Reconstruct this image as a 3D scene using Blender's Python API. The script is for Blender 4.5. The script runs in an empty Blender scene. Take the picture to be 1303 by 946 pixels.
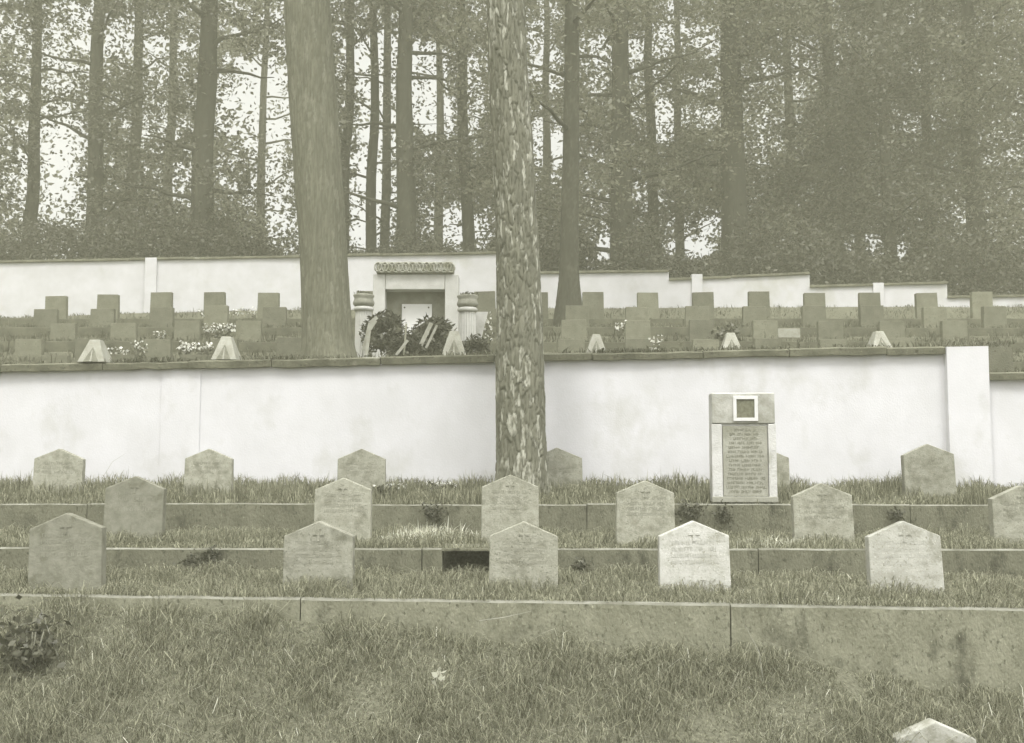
import bpy, math, random
import numpy as np
from mathutils import Vector, Matrix, noise as mnoise

# ------------------------------------------------------------------ camera, sky, sun, exposure
SC = bpy.context.scene
COL = SC.collection
R = math.radians
F, PW, PH = 1397.0, 1303.0, 946.0          # focal length in photo pixels, photo size
CZ = 1.75                                   # height of the eye above the lowest terrace
PITCH = math.atan((590 - 473) / F)
cam_d = bpy.data.cameras.new('camera')
cam = bpy.data.objects.new('camera', cam_d)
COL.objects.link(cam)
cam_d.sensor_width = 36
cam_d.lens = 36 * F / PW
cam_d.clip_end = 2000
cam.location = (0, 0, CZ)
cam.rotation_euler = (math.pi / 2 + PITCH, 0, 0)
SC.camera = cam

SUN_EL, SUN_AZ = 60, -38                    # sun behind the camera, a little to the left
world = bpy.data.worlds.new('World')
SC.world = world
world.use_nodes = True
wn = world.node_tree
bgn = wn.nodes['Background']
sky = wn.nodes.new('ShaderNodeTexSky')
sky.sky_type = 'NISHITA'
sky.sun_disc = False
sky.sun_elevation = R(SUN_EL)
sky.sun_rotation = R(180 + SUN_AZ)
sky.air_density = 1.0
sky.dust_density = 6.0
sky.ozone_density = 1.0
hs = wn.nodes.new('ShaderNodeHueSaturation')
hs.inputs['Saturation'].default_value = 0.06
wn.links.new(sky.outputs[0], hs.inputs['Color'])
wn.links.new(hs.outputs[0], bgn.inputs['Color'])
bgn.inputs['Strength'].default_value = 0.15
sl = bpy.data.lights.new('sun', 'SUN')
sun = bpy.data.objects.new('sun', sl)
COL.objects.link(sun)
sl.energy = 1.5
sl.angle = R(14)
sl.color = (1.0, 0.99, 0.93)
sd = Vector((math.sin(R(SUN_AZ)) * math.cos(R(SUN_EL)), -math.cos(R(SUN_AZ)) * math.cos(R(SUN_EL)), math.sin(R(SUN_EL))))
sun.rotation_euler = sd.to_track_quat('Z', 'Y').to_euler()
sun.location = sd * 60
SC.view_settings.view_transform = 'Standard'
SC.view_settings.look = 'None'
SC.view_settings.gamma = 1
SC.view_settings.exposure = 1.2
SC.render.engine = 'CYCLES'
SC.cycles.use_denoising = True
SC.cycles.max_bounces = 6
SC.cycles.transparent_max_bounces = 6
SC.cycles.volume_bounces = 0

rng = np.random.default_rng(7)
rnd = random.Random(11)

# ------------------------------------------------------------------ pixel -> place
cp, sp = math.cos(PITCH), math.sin(PITCH)
def P(px, py, D):
    """photo pixel + distance from the camera plane (along y) -> world point"""
    dx, du = px - PW / 2, PH / 2 - py
    d = Vector((dx, F * cp - du * sp, F * sp + du * cp))
    k = D / d.y
    return Vector((d.x * k, D, CZ + d.z * k))
def to_px(p):
    """world points (n,3) -> photo pixels"""
    q = np.asarray(p, float) - np.array([0, 0, CZ])
    fw = q[:, 1] * cp + q[:, 2] * sp
    up = -q[:, 1] * sp + q[:, 2] * cp
    fw = np.maximum(fw, .01)
    return PW / 2 + F * q[:, 0] / fw, PH / 2 - F * up / fw
def M(px, D):                               # metres of px photo pixels at distance D
    return px * D / F

# ------------------------------------------------------------------ materials
MATS = {}
def mat(name, c1, c2=None, scale=6.0, detail=6.0, rough=.9, bump=0.0, bscale=40.0, lo=.35, hi=.65,
        stain=None, stain_scale=1.5, stain_lo=.55, stain_hi=.75, stretch=(1, 1, 1), spec=.2, rand=0.0, speck=None, speck_scale=38.0):
    m = bpy.data.materials.new(name)
    m.use_nodes = True
    nt = m.node_tree
    N, L = nt.nodes, nt.links
    b = N['Principled BSDF']
    b.inputs['Roughness'].default_value = rough
    b.inputs['Specular IOR Level'].default_value = spec
    geo = N.new('ShaderNodeNewGeometry')
    mp = N.new('ShaderNodeMapping')
    mp.inputs['Scale'].default_value = stretch
    L.new(geo.outputs['Position'], mp.inputs['Vector'])
    def ramp(sc, lo, hi, det=detail):
        n = N.new('ShaderNodeTexNoise')
        n.inputs['Scale'].default_value = sc
        n.inputs['Detail'].default_value = det
        n.inputs['Roughness'].default_value = .62
        L.new(mp.outputs[0], n.inputs['Vector'])
        r = N.new('ShaderNodeMapRange')
        r.inputs['From Min'].default_value = lo
        r.inputs['From Max'].default_value = hi
        L.new(n.outputs['Fac'], r.inputs['Value'])
        return r.outputs[0]
    def mix(fac, a, bb):
        x = N.new('ShaderNodeMix')
        x.data_type = 'RGBA'
        if isinstance(fac, float): x.inputs['Factor'].default_value = fac
        else: L.new(fac, x.inputs['Factor'])
        for i, v in ((6, a), (7, bb)):
            if isinstance(v, tuple): x.inputs[i].default_value = (*v, 1)
            else: L.new(v, x.inputs[i])
        return x.outputs[2]
    col = mix(ramp(scale, lo, hi), c1, c2 or c1)
    if stain:
        col = mix(ramp(stain_scale, stain_lo, stain_hi, 8.0), col, stain)
    if speck:                                 # small pits, lichen spots and grains
        col = mix(ramp(speck_scale, .57, .68, 4.0), col, speck)
        col = mix(ramp(speck_scale * 1.7, .62, .74, 3.0), col, tuple(min(1, v * 1.35) for v in (c2 or c1)))
    if rand:
        oi = N.new('ShaderNodeObjectInfo')
        hv = N.new('ShaderNodeHueSaturation')
        mr = N.new('ShaderNodeMapRange')
        mr.inputs['To Min'].default_value = 1 - rand
        mr.inputs['To Max'].default_value = 1 + rand
        L.new(oi.outputs['Random'], mr.inputs['Value'])
        L.new(mr.outputs[0], hv.inputs['Value'])
        L.new(col, hv.inputs['Color'])
        col = hv.outputs[0]
    L.new(col, b.inputs['Base Color'])
    if bump:
        n = N.new('ShaderNodeTexNoise')
        n.inputs['Scale'].default_value = bscale
        n.inputs['Detail'].default_value = 8
        L.new(mp.outputs[0], n.inputs['Vector'])
        bp = N.new('ShaderNodeBump')
        bp.inputs['Strength'].default_value = bump
        bp.inputs['Distance'].default_value = .02
        L.new(n.outputs['Fac'], bp.inputs['Height'])
        L.new(bp.outputs[0], b.inputs['Normal'])
    MATS[name] = m
    return m
def ol(v, t=.70):                            # olive grey of the faded print: r = g, less blue
    return (v, v * .995, v * t)

def leaf_mat(name, dark, light, trans=.35, rough=.5, blue=.66, power=1.0, spec=.3):
    m = bpy.data.materials.new(name)
    m.use_nodes = True
    nt = m.node_tree
    N, L = nt.nodes, nt.links
    b = N['Principled BSDF']
    geo = N.new('ShaderNodeNewGeometry')
    cr = N.new('ShaderNodeMapRange')
    pw = N.new('ShaderNodeMath'); pw.operation = 'POWER'
    pw.inputs[1].default_value = power
    L.new(geo.outputs['Random Per Island'], pw.inputs[0])
    mx = N.new('ShaderNodeMix'); mx.data_type = 'RGBA'
    L.new(pw.outputs[0], mx.inputs['Factor'])
    mx.inputs[6].default_value = (*ol(dark, blue), 1)
    mx.inputs[7].default_value = (*ol(light, blue + .06), 1)
    L.new(mx.outputs[2], b.inputs['Base Color'])
    b.inputs['Roughness'].default_value = rough
    b.inputs['Specular IOR Level'].default_value = spec
    if trans:
        tr = N.new('ShaderNodeBsdfTranslucent')
        L.new(mx.outputs[2], tr.inputs['Color'])
        ms = N.new('ShaderNodeMixShader')
        ms.inputs[0].default_value = trans
        L.new(b.outputs[0], ms.inputs[1])
        L.new(tr.outputs[0], ms.inputs[2])
        L.new(ms.outputs[0], N['Material Output'].inputs['Surface'])
    N.remove(cr)
    MATS[name] = m
    return m

mat('soil', ol(.07), ol(.15), scale=40, bump=.8, bscale=60)
mat('forest_floor', ol(.06), ol(.10), scale=3, bump=.5, bscale=10)
mat('plaster', ol(.54, 1.02), ol(.59, 1.03), scale=2.5, bump=.12, bscale=60, stain=ol(.40, .92), stain_scale=1.6, stain_lo=.53, stain_hi=.80, stretch=(1, 1, .8), spec=.1)
mat('plaster_far', ol(.48, 1.0), ol(.55, 1.02), scale=2.2, bump=.12, bscale=40, stain=ol(.34, .80), stain_scale=1.0, stain_lo=.55, stain_hi=.86, spec=.1)
mat('coping', ol(.085), ol(.17, .72), speck=ol(.06), speck_scale=20, scale=3.5, bump=.5, bscale=30, stain=ol(.36, .85), stain_scale=2.2, stain_lo=.62, stain_hi=.72)
mat('kerb_concrete', ol(.145), ol(.235, .74), scale=7, bump=.5, bscale=60, lo=.3, hi=.7, stain=ol(.07), stain_scale=4.5, stain_lo=.57, stain_hi=.70, stretch=(1, .3, .6), speck=ol(.085))
mat('kerb_damp', ol(.095), ol(.165, .72), scale=7, bump=.5, bscale=60, lo=.3, hi=.7, stain=ol(.05), stain_scale=5.0, stain_lo=.55, stain_hi=.68, stretch=(1, .3, .6), speck=ol(.06))
mat('kerb_old', ol(.075), ol(.13, .70), scale=3, bump=.4, bscale=30, stain=ol(.07), stain_scale=2.0, stain_lo=.5, stain_hi=.7)
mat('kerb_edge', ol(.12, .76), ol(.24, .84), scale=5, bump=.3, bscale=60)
mat('headstone', ol(.225, .79), ol(.32, .83), scale=14, bump=.22, bscale=70, lo=.32, hi=.68, stain=ol(.14, .75), stain_scale=8, stain_lo=.50, stain_hi=.70, rand=.10, speck=ol(.15, .76), speck_scale=55)
mat('headstone_pale', ol(.40, .9), ol(.50, .93), scale=14, bump=.2, bscale=70, stain=ol(.30, .84), stain_scale=8, stain_lo=.53, stain_hi=.72, speck=ol(.28, .82), speck_scale=50)
mat('headstone_mid', ol(.31, .87), ol(.42, .9), scale=9, bump=.2, bscale=70, stain=ol(.22, .8), stain_scale=6, stain_lo=.50, stain_hi=.66, speck=ol(.21, .8), speck_scale=50)
mat('headstone_dark', ol(.155, .77), ol(.22, .8), scale=14, bump=.22, bscale=70, stain=ol(.12, .72), stain_scale=8, stain_lo=.52, stain_hi=.7)
mat('engraving', ol(.19, .79), ol(.27, .82), scale=9)
mat('engraving_pale', ol(.34, .88), ol(.42, .9), scale=9)
mat('block_stone', ol(.12, .72), ol(.165, .74), speck=ol(.085), speck_scale=24, scale=6, bump=.4, bscale=60, stain=ol(.10), stain_scale=4, stain_lo=.55, stain_hi=.75, rand=.22)
mat('pyramid_pale', ol(.25, .82), ol(.34, .86), scale=10, bump=.4, bscale=60)
mat('pyramid_panel', ol(.13, .76), ol(.20, .8), scale=16, bump=.4, bscale=60)
mat('stele_light', ol(.44, .95), ol(.54, .97), scale=6, bump=.3, bscale=60, stain=ol(.28, .82), stain_scale=4.5, stain_lo=.52, stain_hi=.7)
mat('stele_panel', ol(.24, .82), ol(.32, .86), scale=5, bump=.2, bscale=60, stain=ol(.20, .78), stain_scale=4, stain_lo=.5, stain_hi=.7)
mat('stele_field', ol(.24, .84), ol(.42, .92), scale=4, bump=.2, bscale=60, lo=.4, hi=.6)
mat('stele_letter', ol(.15, .76), ol(.20, .78), scale=20)
mat('frame_white', ol(.56, .98), ol(.62, .98), scale=20)
mat('photo_dark', ol(.10), ol(.17), scale=35, rough=.35)
mat('portal_white', ol(.42, .92), ol(.52, .94), scale=4, bump=.2, bscale=50, stain=ol(.28, .82), stain_scale=2.5, stain_lo=.56, stain_hi=.8)
mat('portal_relief', ol(.22, .8), ol(.36, .86), scale=14, bump=.4, bscale=50, stain=ol(.18), stain_scale=5, stain_lo=.5, stain_hi=.66)
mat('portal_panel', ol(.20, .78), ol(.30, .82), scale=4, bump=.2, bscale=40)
mat('plaque', ol(.74, .97), ol(.78, .97), scale=6, rough=.5)
mat('urn_stone', ol(.20, .8), ol(.28, .84), scale=10, bump=.3, bscale=60)
mat('iron', ol(.06), ol(.09), scale=20, rough=.5)
mat('ribbon', ol(.26, .82), ol(.36, .86), scale=10, rough=.6)
mat('wood', ol(.24, .76), ol(.34, .8), scale=10, stretch=(1, 1, .2))
leaf_mat('grass', .13, .38, trans=.35, rough=.7, power=2.0)
leaf_mat('grass_pale', .38, .80, trans=.3, rough=.7, blue=.78)
leaf_mat('grass_far', .07, .19, trans=.3, rough=.7, power=1.8)
leaf_mat('leaf', .05, .14, trans=.35, rough=.45, power=1.6)
leaf_mat('leaf_bright', .08, .22, trans=.45, rough=.45)
leaf_mat('bush_leaf', .045, .12, trans=.3, rough=.5, power=1.5)
leaf_mat('needle', .04, .10, trans=.2, rough=.6)
leaf_mat('ivy_leaf', .05, .13, trans=.25, rough=.4)
leaf_mat('petal', .62, .88, trans=.3, rough=.7, blue=.88)

def bark_mat(name, deep, mid, pale, scale=22, zs=.22):
    m = mat(name, mid, tuple(x * .58 for x in mid), scale=scale, lo=.4, hi=.7, bump=.8, bscale=scale * 1.5, stretch=(1, 1, zs))
    N, L = m.node_tree.nodes, m.node_tree.links
    b = N['Principled BSDF']
    src = b.inputs['Base Color'].links[0].from_socket
    at = N.new('ShaderNodeAttribute'); at.attribute_name = 'plate'
    sx = N.new('ShaderNodeSeparateColor')
    L.new(at.outputs['Color'], sx.inputs[0])
    def mx(f, a, c):
        x = N.new('ShaderNodeMix'); x.data_type = 'RGBA'
        L.new(f, x.inputs['Factor'])
        if isinstance(a, tuple): x.inputs[6].default_value = (*a, 1)
        else: L.new(a, x.inputs[6])
        if isinstance(c, tuple): x.inputs[7].default_value = (*c, 1)
        else: L.new(c, x.inputs[7])
        return x.outputs[2]
    n2 = N.new('ShaderNodeTexNoise'); n2.inputs['Scale'].default_value = scale * 1.6; n2.inputs['Detail'].default_value = 5
    mp2 = N.new('ShaderNodeMapping'); mp2.inputs['Scale'].default_value = (1, 1, .35)
    g2 = N.new('ShaderNodeNewGeometry'); L.new(g2.outputs['Position'], mp2.inputs['Vector']); L.new(mp2.outputs[0], n2.inputs['Vector'])
    r2 = N.new('ShaderNodeMapRange'); r2.inputs['From Min'].default_value = .38; r2.inputs['From Max'].default_value = .6
    L.new(n2.outputs['Fac'], r2.inputs['Value'])
    mu = N.new('ShaderNodeMath'); mu.operation = 'MULTIPLY'
    L.new(r2.outputs[0], mu.inputs[0]); L.new(sx.outputs[0], mu.inputs[1])
    c = mx(mu.outputs[0], src, pale)
    c = mx(sx.outputs[1], c, deep)
    L.new(c, b.inputs['Base Color'])
    return m
bark_mat('bark_plated', ol(.06), ol(.16, .75), ol(.38, .84))
bark_mat('bark_smooth', ol(.11), ol(.17, .73), ol(.21, .77), scale=40, zs=.1)
bark_mat('bark_forest', ol(.025), ol(.045), ol(.075), scale=14)

# ------------------------------------------------------------------ mesh helpers
def tag(o, label=None, cat=None, group=None, kind=None):
    if label: o['label'] = label
    if cat: o['category'] = cat
    if group: o['group'] = group
    if kind: o['kind'] = kind
    return o
def empty(name, loc=(0, 0, 0), rz=0):
    o = bpy.data.objects.new(name, None)
    COL.objects.link(o)
    o.location = loc
    o.rotation_euler = (0, 0, rz)
    o.empty_display_size = .2
    return o
def link(name, me, parent=None, loc=None, rot=None):
    o = bpy.data.objects.new(name, me)
    if parent and name in ('blades', 'inscription', 'blossoms', 'leaves', 'foliage', 'stems', 'limbs', 'planting', 'crown', 'garland'): o['kind'] = 'stuff'
    COL.objects.link(o)
    if parent: o.parent = parent
    if loc is not None: o.location = loc
    if rot is not None: o.rotation_euler = rot
    return o
def big_mesh(name, V, FA, material, smooth=False):
    """fast mesh from numpy arrays, all faces with the same number of corners"""
    V = np.asarray(V, np.float32); FA = np.asarray(FA, np.int32)
    me = bpy.data.meshes.new(name)
    n, k = FA.shape
    me.vertices.add(len(V)); me.vertices.foreach_set('co', V.ravel())
    me.loops.add(n * k); me.loops.foreach_set('vertex_index', FA.ravel())
    me.polygons.add(n)
    me.polygons.foreach_set('loop_start', np.arange(0, n * k, k, dtype=np.int32))
    if smooth: me.polygons.foreach_set('use_smooth', np.ones(n, bool))
    me.update(calc_edges=True)
    me.materials.append(MATS[material])
    return me
class MB:
    def __init__(s): s.v, s.f = [], []
    def add(s, vs, fs, mtx=None):
        b = len(s.v)
        for p in vs:
            p = Vector(p)
            s.v.append(mtx @ p if mtx else p)
        s.f += [tuple(i + b for i in f) for f in fs]
        return s
    def box(s, c, d, mtx=None, taper=(1, 1)):
        x, y, z = d[0] / 2, d[1] / 2, d[2] / 2
        vs = [(c[0] + sx * x * (taper[0] if sz > 0 else 1), c[1] + sy * y * (taper[1] if sz > 0 else 1), c[2] + sz * z)
              for sz in (-1, 1) for sy in (-1, 1) for sx in (-1, 1)]
        return s.add(vs, [(0, 2, 3, 1), (4, 5, 7, 6), (0, 1, 5, 4), (2, 6, 7, 3), (0, 4, 6, 2), (1, 3, 7, 5)], mtx)
    def prism(s, outline, y0, y1, mtx=None):
        """outline in x,z (counter-clockwise from the front, -y), extruded along y"""
        n = len(outline)
        vs = [(x, y0, z) for x, z in outline] + [(x, y1, z) for x, z in outline]
        fs = [tuple(range(n)), tuple(range(2 * n - 1, n - 1, -1))]
        fs += [(i, n + i, n + (i + 1) % n, (i + 1) % n) for i in range(n)]
        return s.add(vs, fs, mtx)
    def tube(s, pts, rad, n=8, cap=True):
        pts = [Vector(p) for p in pts]
        b = len(s.v)
        u = Vector((1, 0, 0))
        for i, p in enumerate(pts):
            t = (pts[min(i + 1, len(pts) - 1)] - pts[max(i - 1, 0)]).normalized()
            u = (u - t * u.dot(t))
            if u.length < 1e-3: u = t.orthogonal()
            u.normalize()
            w = t.cross(u)
            r = rad[i] if hasattr(rad, '__len__') else rad
            for k in range(n):
                a = 2 * math.pi * k / n
                s.v.append(p + (u * math.cos(a) + w * math.sin(a)) * r)
        for i in range(len(pts) - 1):
            for k in range(n):
                s.f.append((b + i * n + k, b + i * n + (k + 1) % n, b + (i + 1) * n + (k + 1) % n, b + (i + 1) * n + k))
        if cap:
            s.f.append(tuple(b + k for k in range(n))[::-1])
            s.f.append(tuple(b + (len(pts) - 1) * n + k for k in range(n)))
        return s
    def lathe(s, prof, n=32, flute=None, c=(0, 0, 0)):
        b = len(s.v)
        for i, (r, z) in enumerate(prof):
            for k in range(n):
                a = 2 * math.pi * k / n
                rr = r * (1 - (flute[i] if flute else 0) * (k % 2))
                s.v.append(Vector((c[0] + rr * math.cos(a), c[1] + rr * math.sin(a), c[2] + z)))
        for i in range(len(prof) - 1):
            for k in range(n):
                s.f.append((b + i * n + k, b + i * n + (k + 1) % n, b + (i + 1) * n + (k + 1) % n, b + (i + 1) * n + k))
        s.f.append(tuple(b + k for k in range(n))[::-1])
        s.f.append(tuple(b + (len(prof) - 1) * n + k for k in range(n)))
        return s
    def mesh(s, name, material, smooth=False, bevel=0, wob=0, cuts=0):
        me = bpy.data.meshes.new(name)
        me.from_pydata([tuple(p) for p in s.v], [], s.f)
        if bevel:
            import bmesh
            bm = bmesh.new(); bm.from_mesh(me)
            bmesh.ops.recalc_face_normals(bm, faces=bm.faces)
            ed = [e for e in bm.edges if len(e.link_faces) == 2 and e.calc_face_angle(0) > .35]
            bmesh.ops.bevel(bm, geom=ed, offset=bevel, segments=2, affect='EDGES', profile=.6)
            bm.to_mesh(me); bm.free()
        if smooth:
            me.polygons.foreach_set('use_smooth', [True] * len(me.polygons))
        me.materials.append(MATS[material])
        me.update()
        return me
    def build(s, name, material, parent=None, loc=None, rot=None, **k):
        return link(name, s.mesh(name, material, **k), parent, loc, rot)

ORD = ['first', 'second', 'third', 'fourth', 'fifth', 'sixth', 'seventh', 'eighth', 'ninth', 'tenth', 'eleventh',
       'twelfth', 'thirteenth', 'fourteenth', 'fifteenth', 'sixteenth', 'seventeenth', 'eighteenth', 'nineteenth', 'twentieth']
def nth(i, n):
    return 'leftmost' if i == 0 else 'rightmost' if i == n - 1 else ORD[i] + ' from the left'

# ------------------------------------------------------------------ terrace lines (top front edges of kerbs and walls)
class Line:
    def __init__(s, a, b): s.a, s.b = a, b
    def at(s, x):
        t = (x - s.a.x) / (s.b.x - s.a.x)
        return s.a.lerp(s.b, t)
    def y(s, x): return s.at(x).y
    def z(s, x): return s.at(x).z
K0 = Line(P(40, 757, 7.42), P(1285, 774, 6.95))
K1 = Line(P(140, 697, 8.92), P(1290, 699.5, 8.82))
K2 = Line(P(30, 641, 10.6), P(1290, 642.5, 10.55))
WL = Line(P(25, 464, 12.3), P(1200, 440, 11.9))           # lower white wall: front top edge of the coping
U_ROWS = [(19.0, 452), (20.5, 431), (22.2, 408), (23.9, 390), (25.9, 371.5)]   # distance, photo y of the stone tops
UB = [P(651, y, D).z - h for (D, y), h in zip(U_ROWS, (.5, .5, .52, .56, .74))]             # ground height of the upper rows
FW_D = 27.3
FWB = P(651, 391, 26.9).z                                  # ground at the foot of the far wall
FSEG = [(-60, 645, 334, 320.5), (645, 851, 347.5, 344), (851, 1030, 354.5, 347.5), (1030, 1205, 364, 359), (1205, 1380, 377, 374)]
def foot_z(x):                               # the terrace drops a little towards the left
    px = PW / 2 + x / 26.9 * F
    return P(651, float(np.interp(px, [-100, 30, 130, 300, 650, 1250], [405, 402, 398, 393, 391, 388.5])), 26.9).z
def wall_top(x):                             # top of the far wall
    px = PW / 2 + x / FW_D * F
    for x0, x1, y0, y1 in FSEG:
        if px <= x1 or x1 == 1380:
            t = min(1, max(0, (px - x0) / (x1 - x0)))
            return P(651, y0 + (y1 - y0) * t, FW_D).z
XB = P(1256, 440, 11.88).x                                 # the lower wall steps down right of here
HOLE = P(563, 700, 8.87).x, P(628, 700, 8.87).x            # dark gap under the middle kerb
def bank(x):                                  # height of the grassy bank below the top of the nearest kerb
    px = PW / 2 + x / 7.15 * F
    return float(np.interp(px, [-100, 0, 250, 450, 650, 900, 1070, 1120, 1400], [.05, .06, .08, .17, .25, .31, .36, .50, .52]))
def profile(x):
    """(y, z) break points of the ground for one column"""
    k0, k1, k2, w = K0.at(x), K1.at(x), K2.at(x), WL.at(x)
    if x > XB: w = w - Vector((0, 0, .30))
    hole = .38 if HOLE[0] < x < HOLE[1] else .0
    p = [(-60, CZ - 1.95), (0, CZ - 1.75), (4.6, CZ - 1.9), (5.6, CZ - 1.84), (k0.y - .55, k0.z - bank(x) * .55 - .36), (k0.y - .12, k0.z - bank(x) - .05), (k0.y + .05, k0.z - bank(x)),
         (k0.y + .08, k0.z - .03), (k1.y + .05 + hole, k0.z - .01), (k1.y + .08 + hole, k1.z - .03),
         (k2.y + .05, k1.z - .01), (k2.y + .08, k2.z - .03), (k2.y + .7, k2.z + .05), (w.y + .10, k2.z + .15),
         (w.y + .2, w.z - .06), (w.y + 1.2, w.z - .02), (w.y + 1.6, w.z + .02), (17.4, CZ + 1.22)]
    prev = CZ + 1.22
    for (D, _), zb in zip(U_ROWS, UB):
        top = zb - .04
        p += [(D - .88, max(prev, top - .16)), (D - .80, top - .03), (D + .3, zb + .02)]
        prev = zb + .06
    fz, wt = foot_z(x), wall_top(x)
    p += [(FW_D - .1, fz), (FW_D + .12, fz), (FW_D + .2, wt - .3), (31, wt - .15), (60, CZ + 4.9), (140, CZ + 4.2), (700, CZ - 5)]
    return p
def ground_z(x, y):
    p = profile(x)
    for (y0, z0), (y1, z1) in zip(p, p[1:]):
        if y0 <= y <= y1:
            return z0 + (z1 - z0) * (y - y0) / max(y1 - y0, 1e-6)
    return p[-1][1]
def ground_z_np(x, y):
    """vectorised: profiles sampled at 60 columns"""
    xs = np.linspace(-40, 40, 161) + .27
    out = np.zeros(len(x))
    ci = np.clip(np.floor((x + 40) / .5).astype(int), 0, 160)
    for c in np.unique(ci):
        pr = np.array(profile(xs[c]))
        s = ci == c
        out[s] = np.interp(y[s], pr[:, 0], pr[:, 1])
    return out

# one ground sheet for everything
def build_ground():
    xs = np.concatenate([[-700, -300, -120, -60], np.arange(-30, 30.1, .5), [60, 120, 300, 700], [HOLE[0] - .01, HOLE[0] + .01, HOLE[1] - .01, HOLE[1] + .01, XB - .01, XB + .01]])
    xs.sort()
    nr = None
    V = []
    p0 = profile(0)
    KK = [4 if (b[0] - a[0]) > .5 and b[0] < 60 and a[0] > -1 else 1 for a, b in zip(p0, p0[1:])]
    for x in xs:
        xc = max(-40, min(40, x))
        pr = profile(xc)
        # subdivide for small bumps
        pts = []
        for k, (y0, z0), (y1, z1) in zip(KK, pr, pr[1:]):
            for j in range(k): pts.append((y0 + (y1 - y0) * j / k, z0 + (z1 - z0) * j / k))
        pts.append(pr[-1])
        nr = len(pts)
        for (y, z) in pts:
            n = mnoise.noise(Vector((x * .9, y * .9, 0))) * .02 if 2 < y < 60 and abs(x) < 31 else 0
            V.append((x, y, z + n))
    Fs = []
    for i in range(len(xs) - 1):
        for j in range(nr - 1):
            a = i * nr + j
            Fs.append((a, a + nr, a + nr + 1, a + 1))
    me = big_mesh('ground', V, Fs, 'soil')
    me.materials.append(MATS['forest_floor'])
    o = link('ground', me)
    tag(o, 'terraced cemetery ground of dark soil rising to the forest', 'ground', kind='structure')
build_ground()

# ------------------------------------------------------------------ kerbs
def kerb(line, x0, x1, h, th, label, lens, gaps=(), m='kerb_damp'):
    """a low concrete kerb of single slabs, each a part; line is its top front edge"""
    root = empty('kerb_wall', (0, line.y(0), line.z(0) - h))
    tag(root, label, 'kerb', 'low concrete kerbs of the lower terraces')
    x, i = x0, 0
    while x < x1:
        e = min(x1, x + lens[i % len(lens)] * rnd.uniform(.93, 1.07))
        segs = [(x, e)]
        for g0, g1 in gaps:
            ns = []
            for a, b in segs:
                if g0 < b and g1 > a:
                    if g0 > a: ns.append((a, g0))
                    if g1 < b: ns.append((g1, b))
                else: ns.append((a, b))
            segs = ns
        for a, b in segs:
            A, B = line.at(a + .004), line.at(b - .004)
            dz, dy = rnd.uniform(-.006, .006), rnd.uniform(-.006, .006)
            n = max(3, int((b - a) / .16))
            mb = MB()
            # body with slightly uneven top edge
            vs, fs = [], []
            for k in range(n + 1):
                q = A.lerp(B, k / n)
                wz = mnoise.noise(Vector((q.x * 3, line.y(0), 3))) * .006
                wy = mnoise.noise(Vector((q.x * 4, line.y(0), 9))) * .005
                top = q.z + dz + wz
                yf = q.y + dy + wy
                vs += [(q.x, yf, q.z - h), (q.x, yf, top - .012), (q.x, yf + .010, top), (q.x, yf + th, top - .004), (q.x, yf + th, q.z - h)]
            for k in range(n):
                o = k * 5
                for j in range(4): fs.append((o + j, o + 5 + j, o + 6 + j, o + 1 + j))
            fs += [(0, 1, 2, 3, 4), tuple(n * 5 + j for j in (4, 3, 2, 1, 0))]
            mb.add(vs, fs)
            s = mb.mesh('slab', m)
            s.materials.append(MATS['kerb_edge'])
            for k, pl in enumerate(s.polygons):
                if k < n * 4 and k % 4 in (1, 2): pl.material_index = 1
            so = link('slab', s, root)
            so.matrix_parent_inverse = Matrix.Translation(-Vector(root.location))
        x = e
        i += 1
    return root
g1 = HOLE
kerb(K0, -7.4, 7.4, .62, .11, 'nearest concrete kerb, holding up the front row of gabled headstones', [2.55, 3.5, 2.9], m='kerb_concrete')
kerb(K1, -8.4, 8.4, .36, .10, 'middle concrete kerb with a dark gap, right behind the front headstones', [2.7, 2.2, 3.0], gaps=[g1])
kerb(K2, -9.6, 9.6, .42, .10, 'upper concrete kerb below the grass strip along the white wall', [2.4, 3.1, 2.6])
# the thin slab bridging the gap
A_, B_ = K1.at(g1[0] + .004), K1.at(g1[1] - .004)
o = MB().box(((A_.x + B_.x) / 2, A_.y + .27, A_.z - .013), (B_.x - A_.x + .03, .54, .022)).build('bridging_slab', 'kerb_damp', bpy.data.objects['kerb_wall.001'], bevel=.006)
o.matrix_parent_inverse = Matrix.Translation(-Vector(bpy.data.objects['kerb_wall.001'].location))
# upper kerbs
for (D, _), zb, i in zip(U_ROWS, UB, range(5)):
    root = empty('kerb_wall', (0, D - .9, zb - .5))
    tag(root, ['lowest', 'second lowest', 'middle', 'second highest', 'highest'][i] + ' stone kerb between the rows of dark block gravestones', 'kerb', 'kerbs between the upper grave rows')
    x = -15.5
    while x < 15.5:
        L = rnd.uniform(2.6, 3.8)
        mb = MB().box((x + L / 2, D - .86 + rnd.uniform(-.01, .01), zb - .19 + rnd.uniform(-.012, .012)), (L - .02, .10, .34))
        o = mb.build('slab', 'kerb_old', root, bevel=.012)
        o.matrix_parent_inverse = Matrix.Translation(-Vector(root.location))
        x += L

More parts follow.
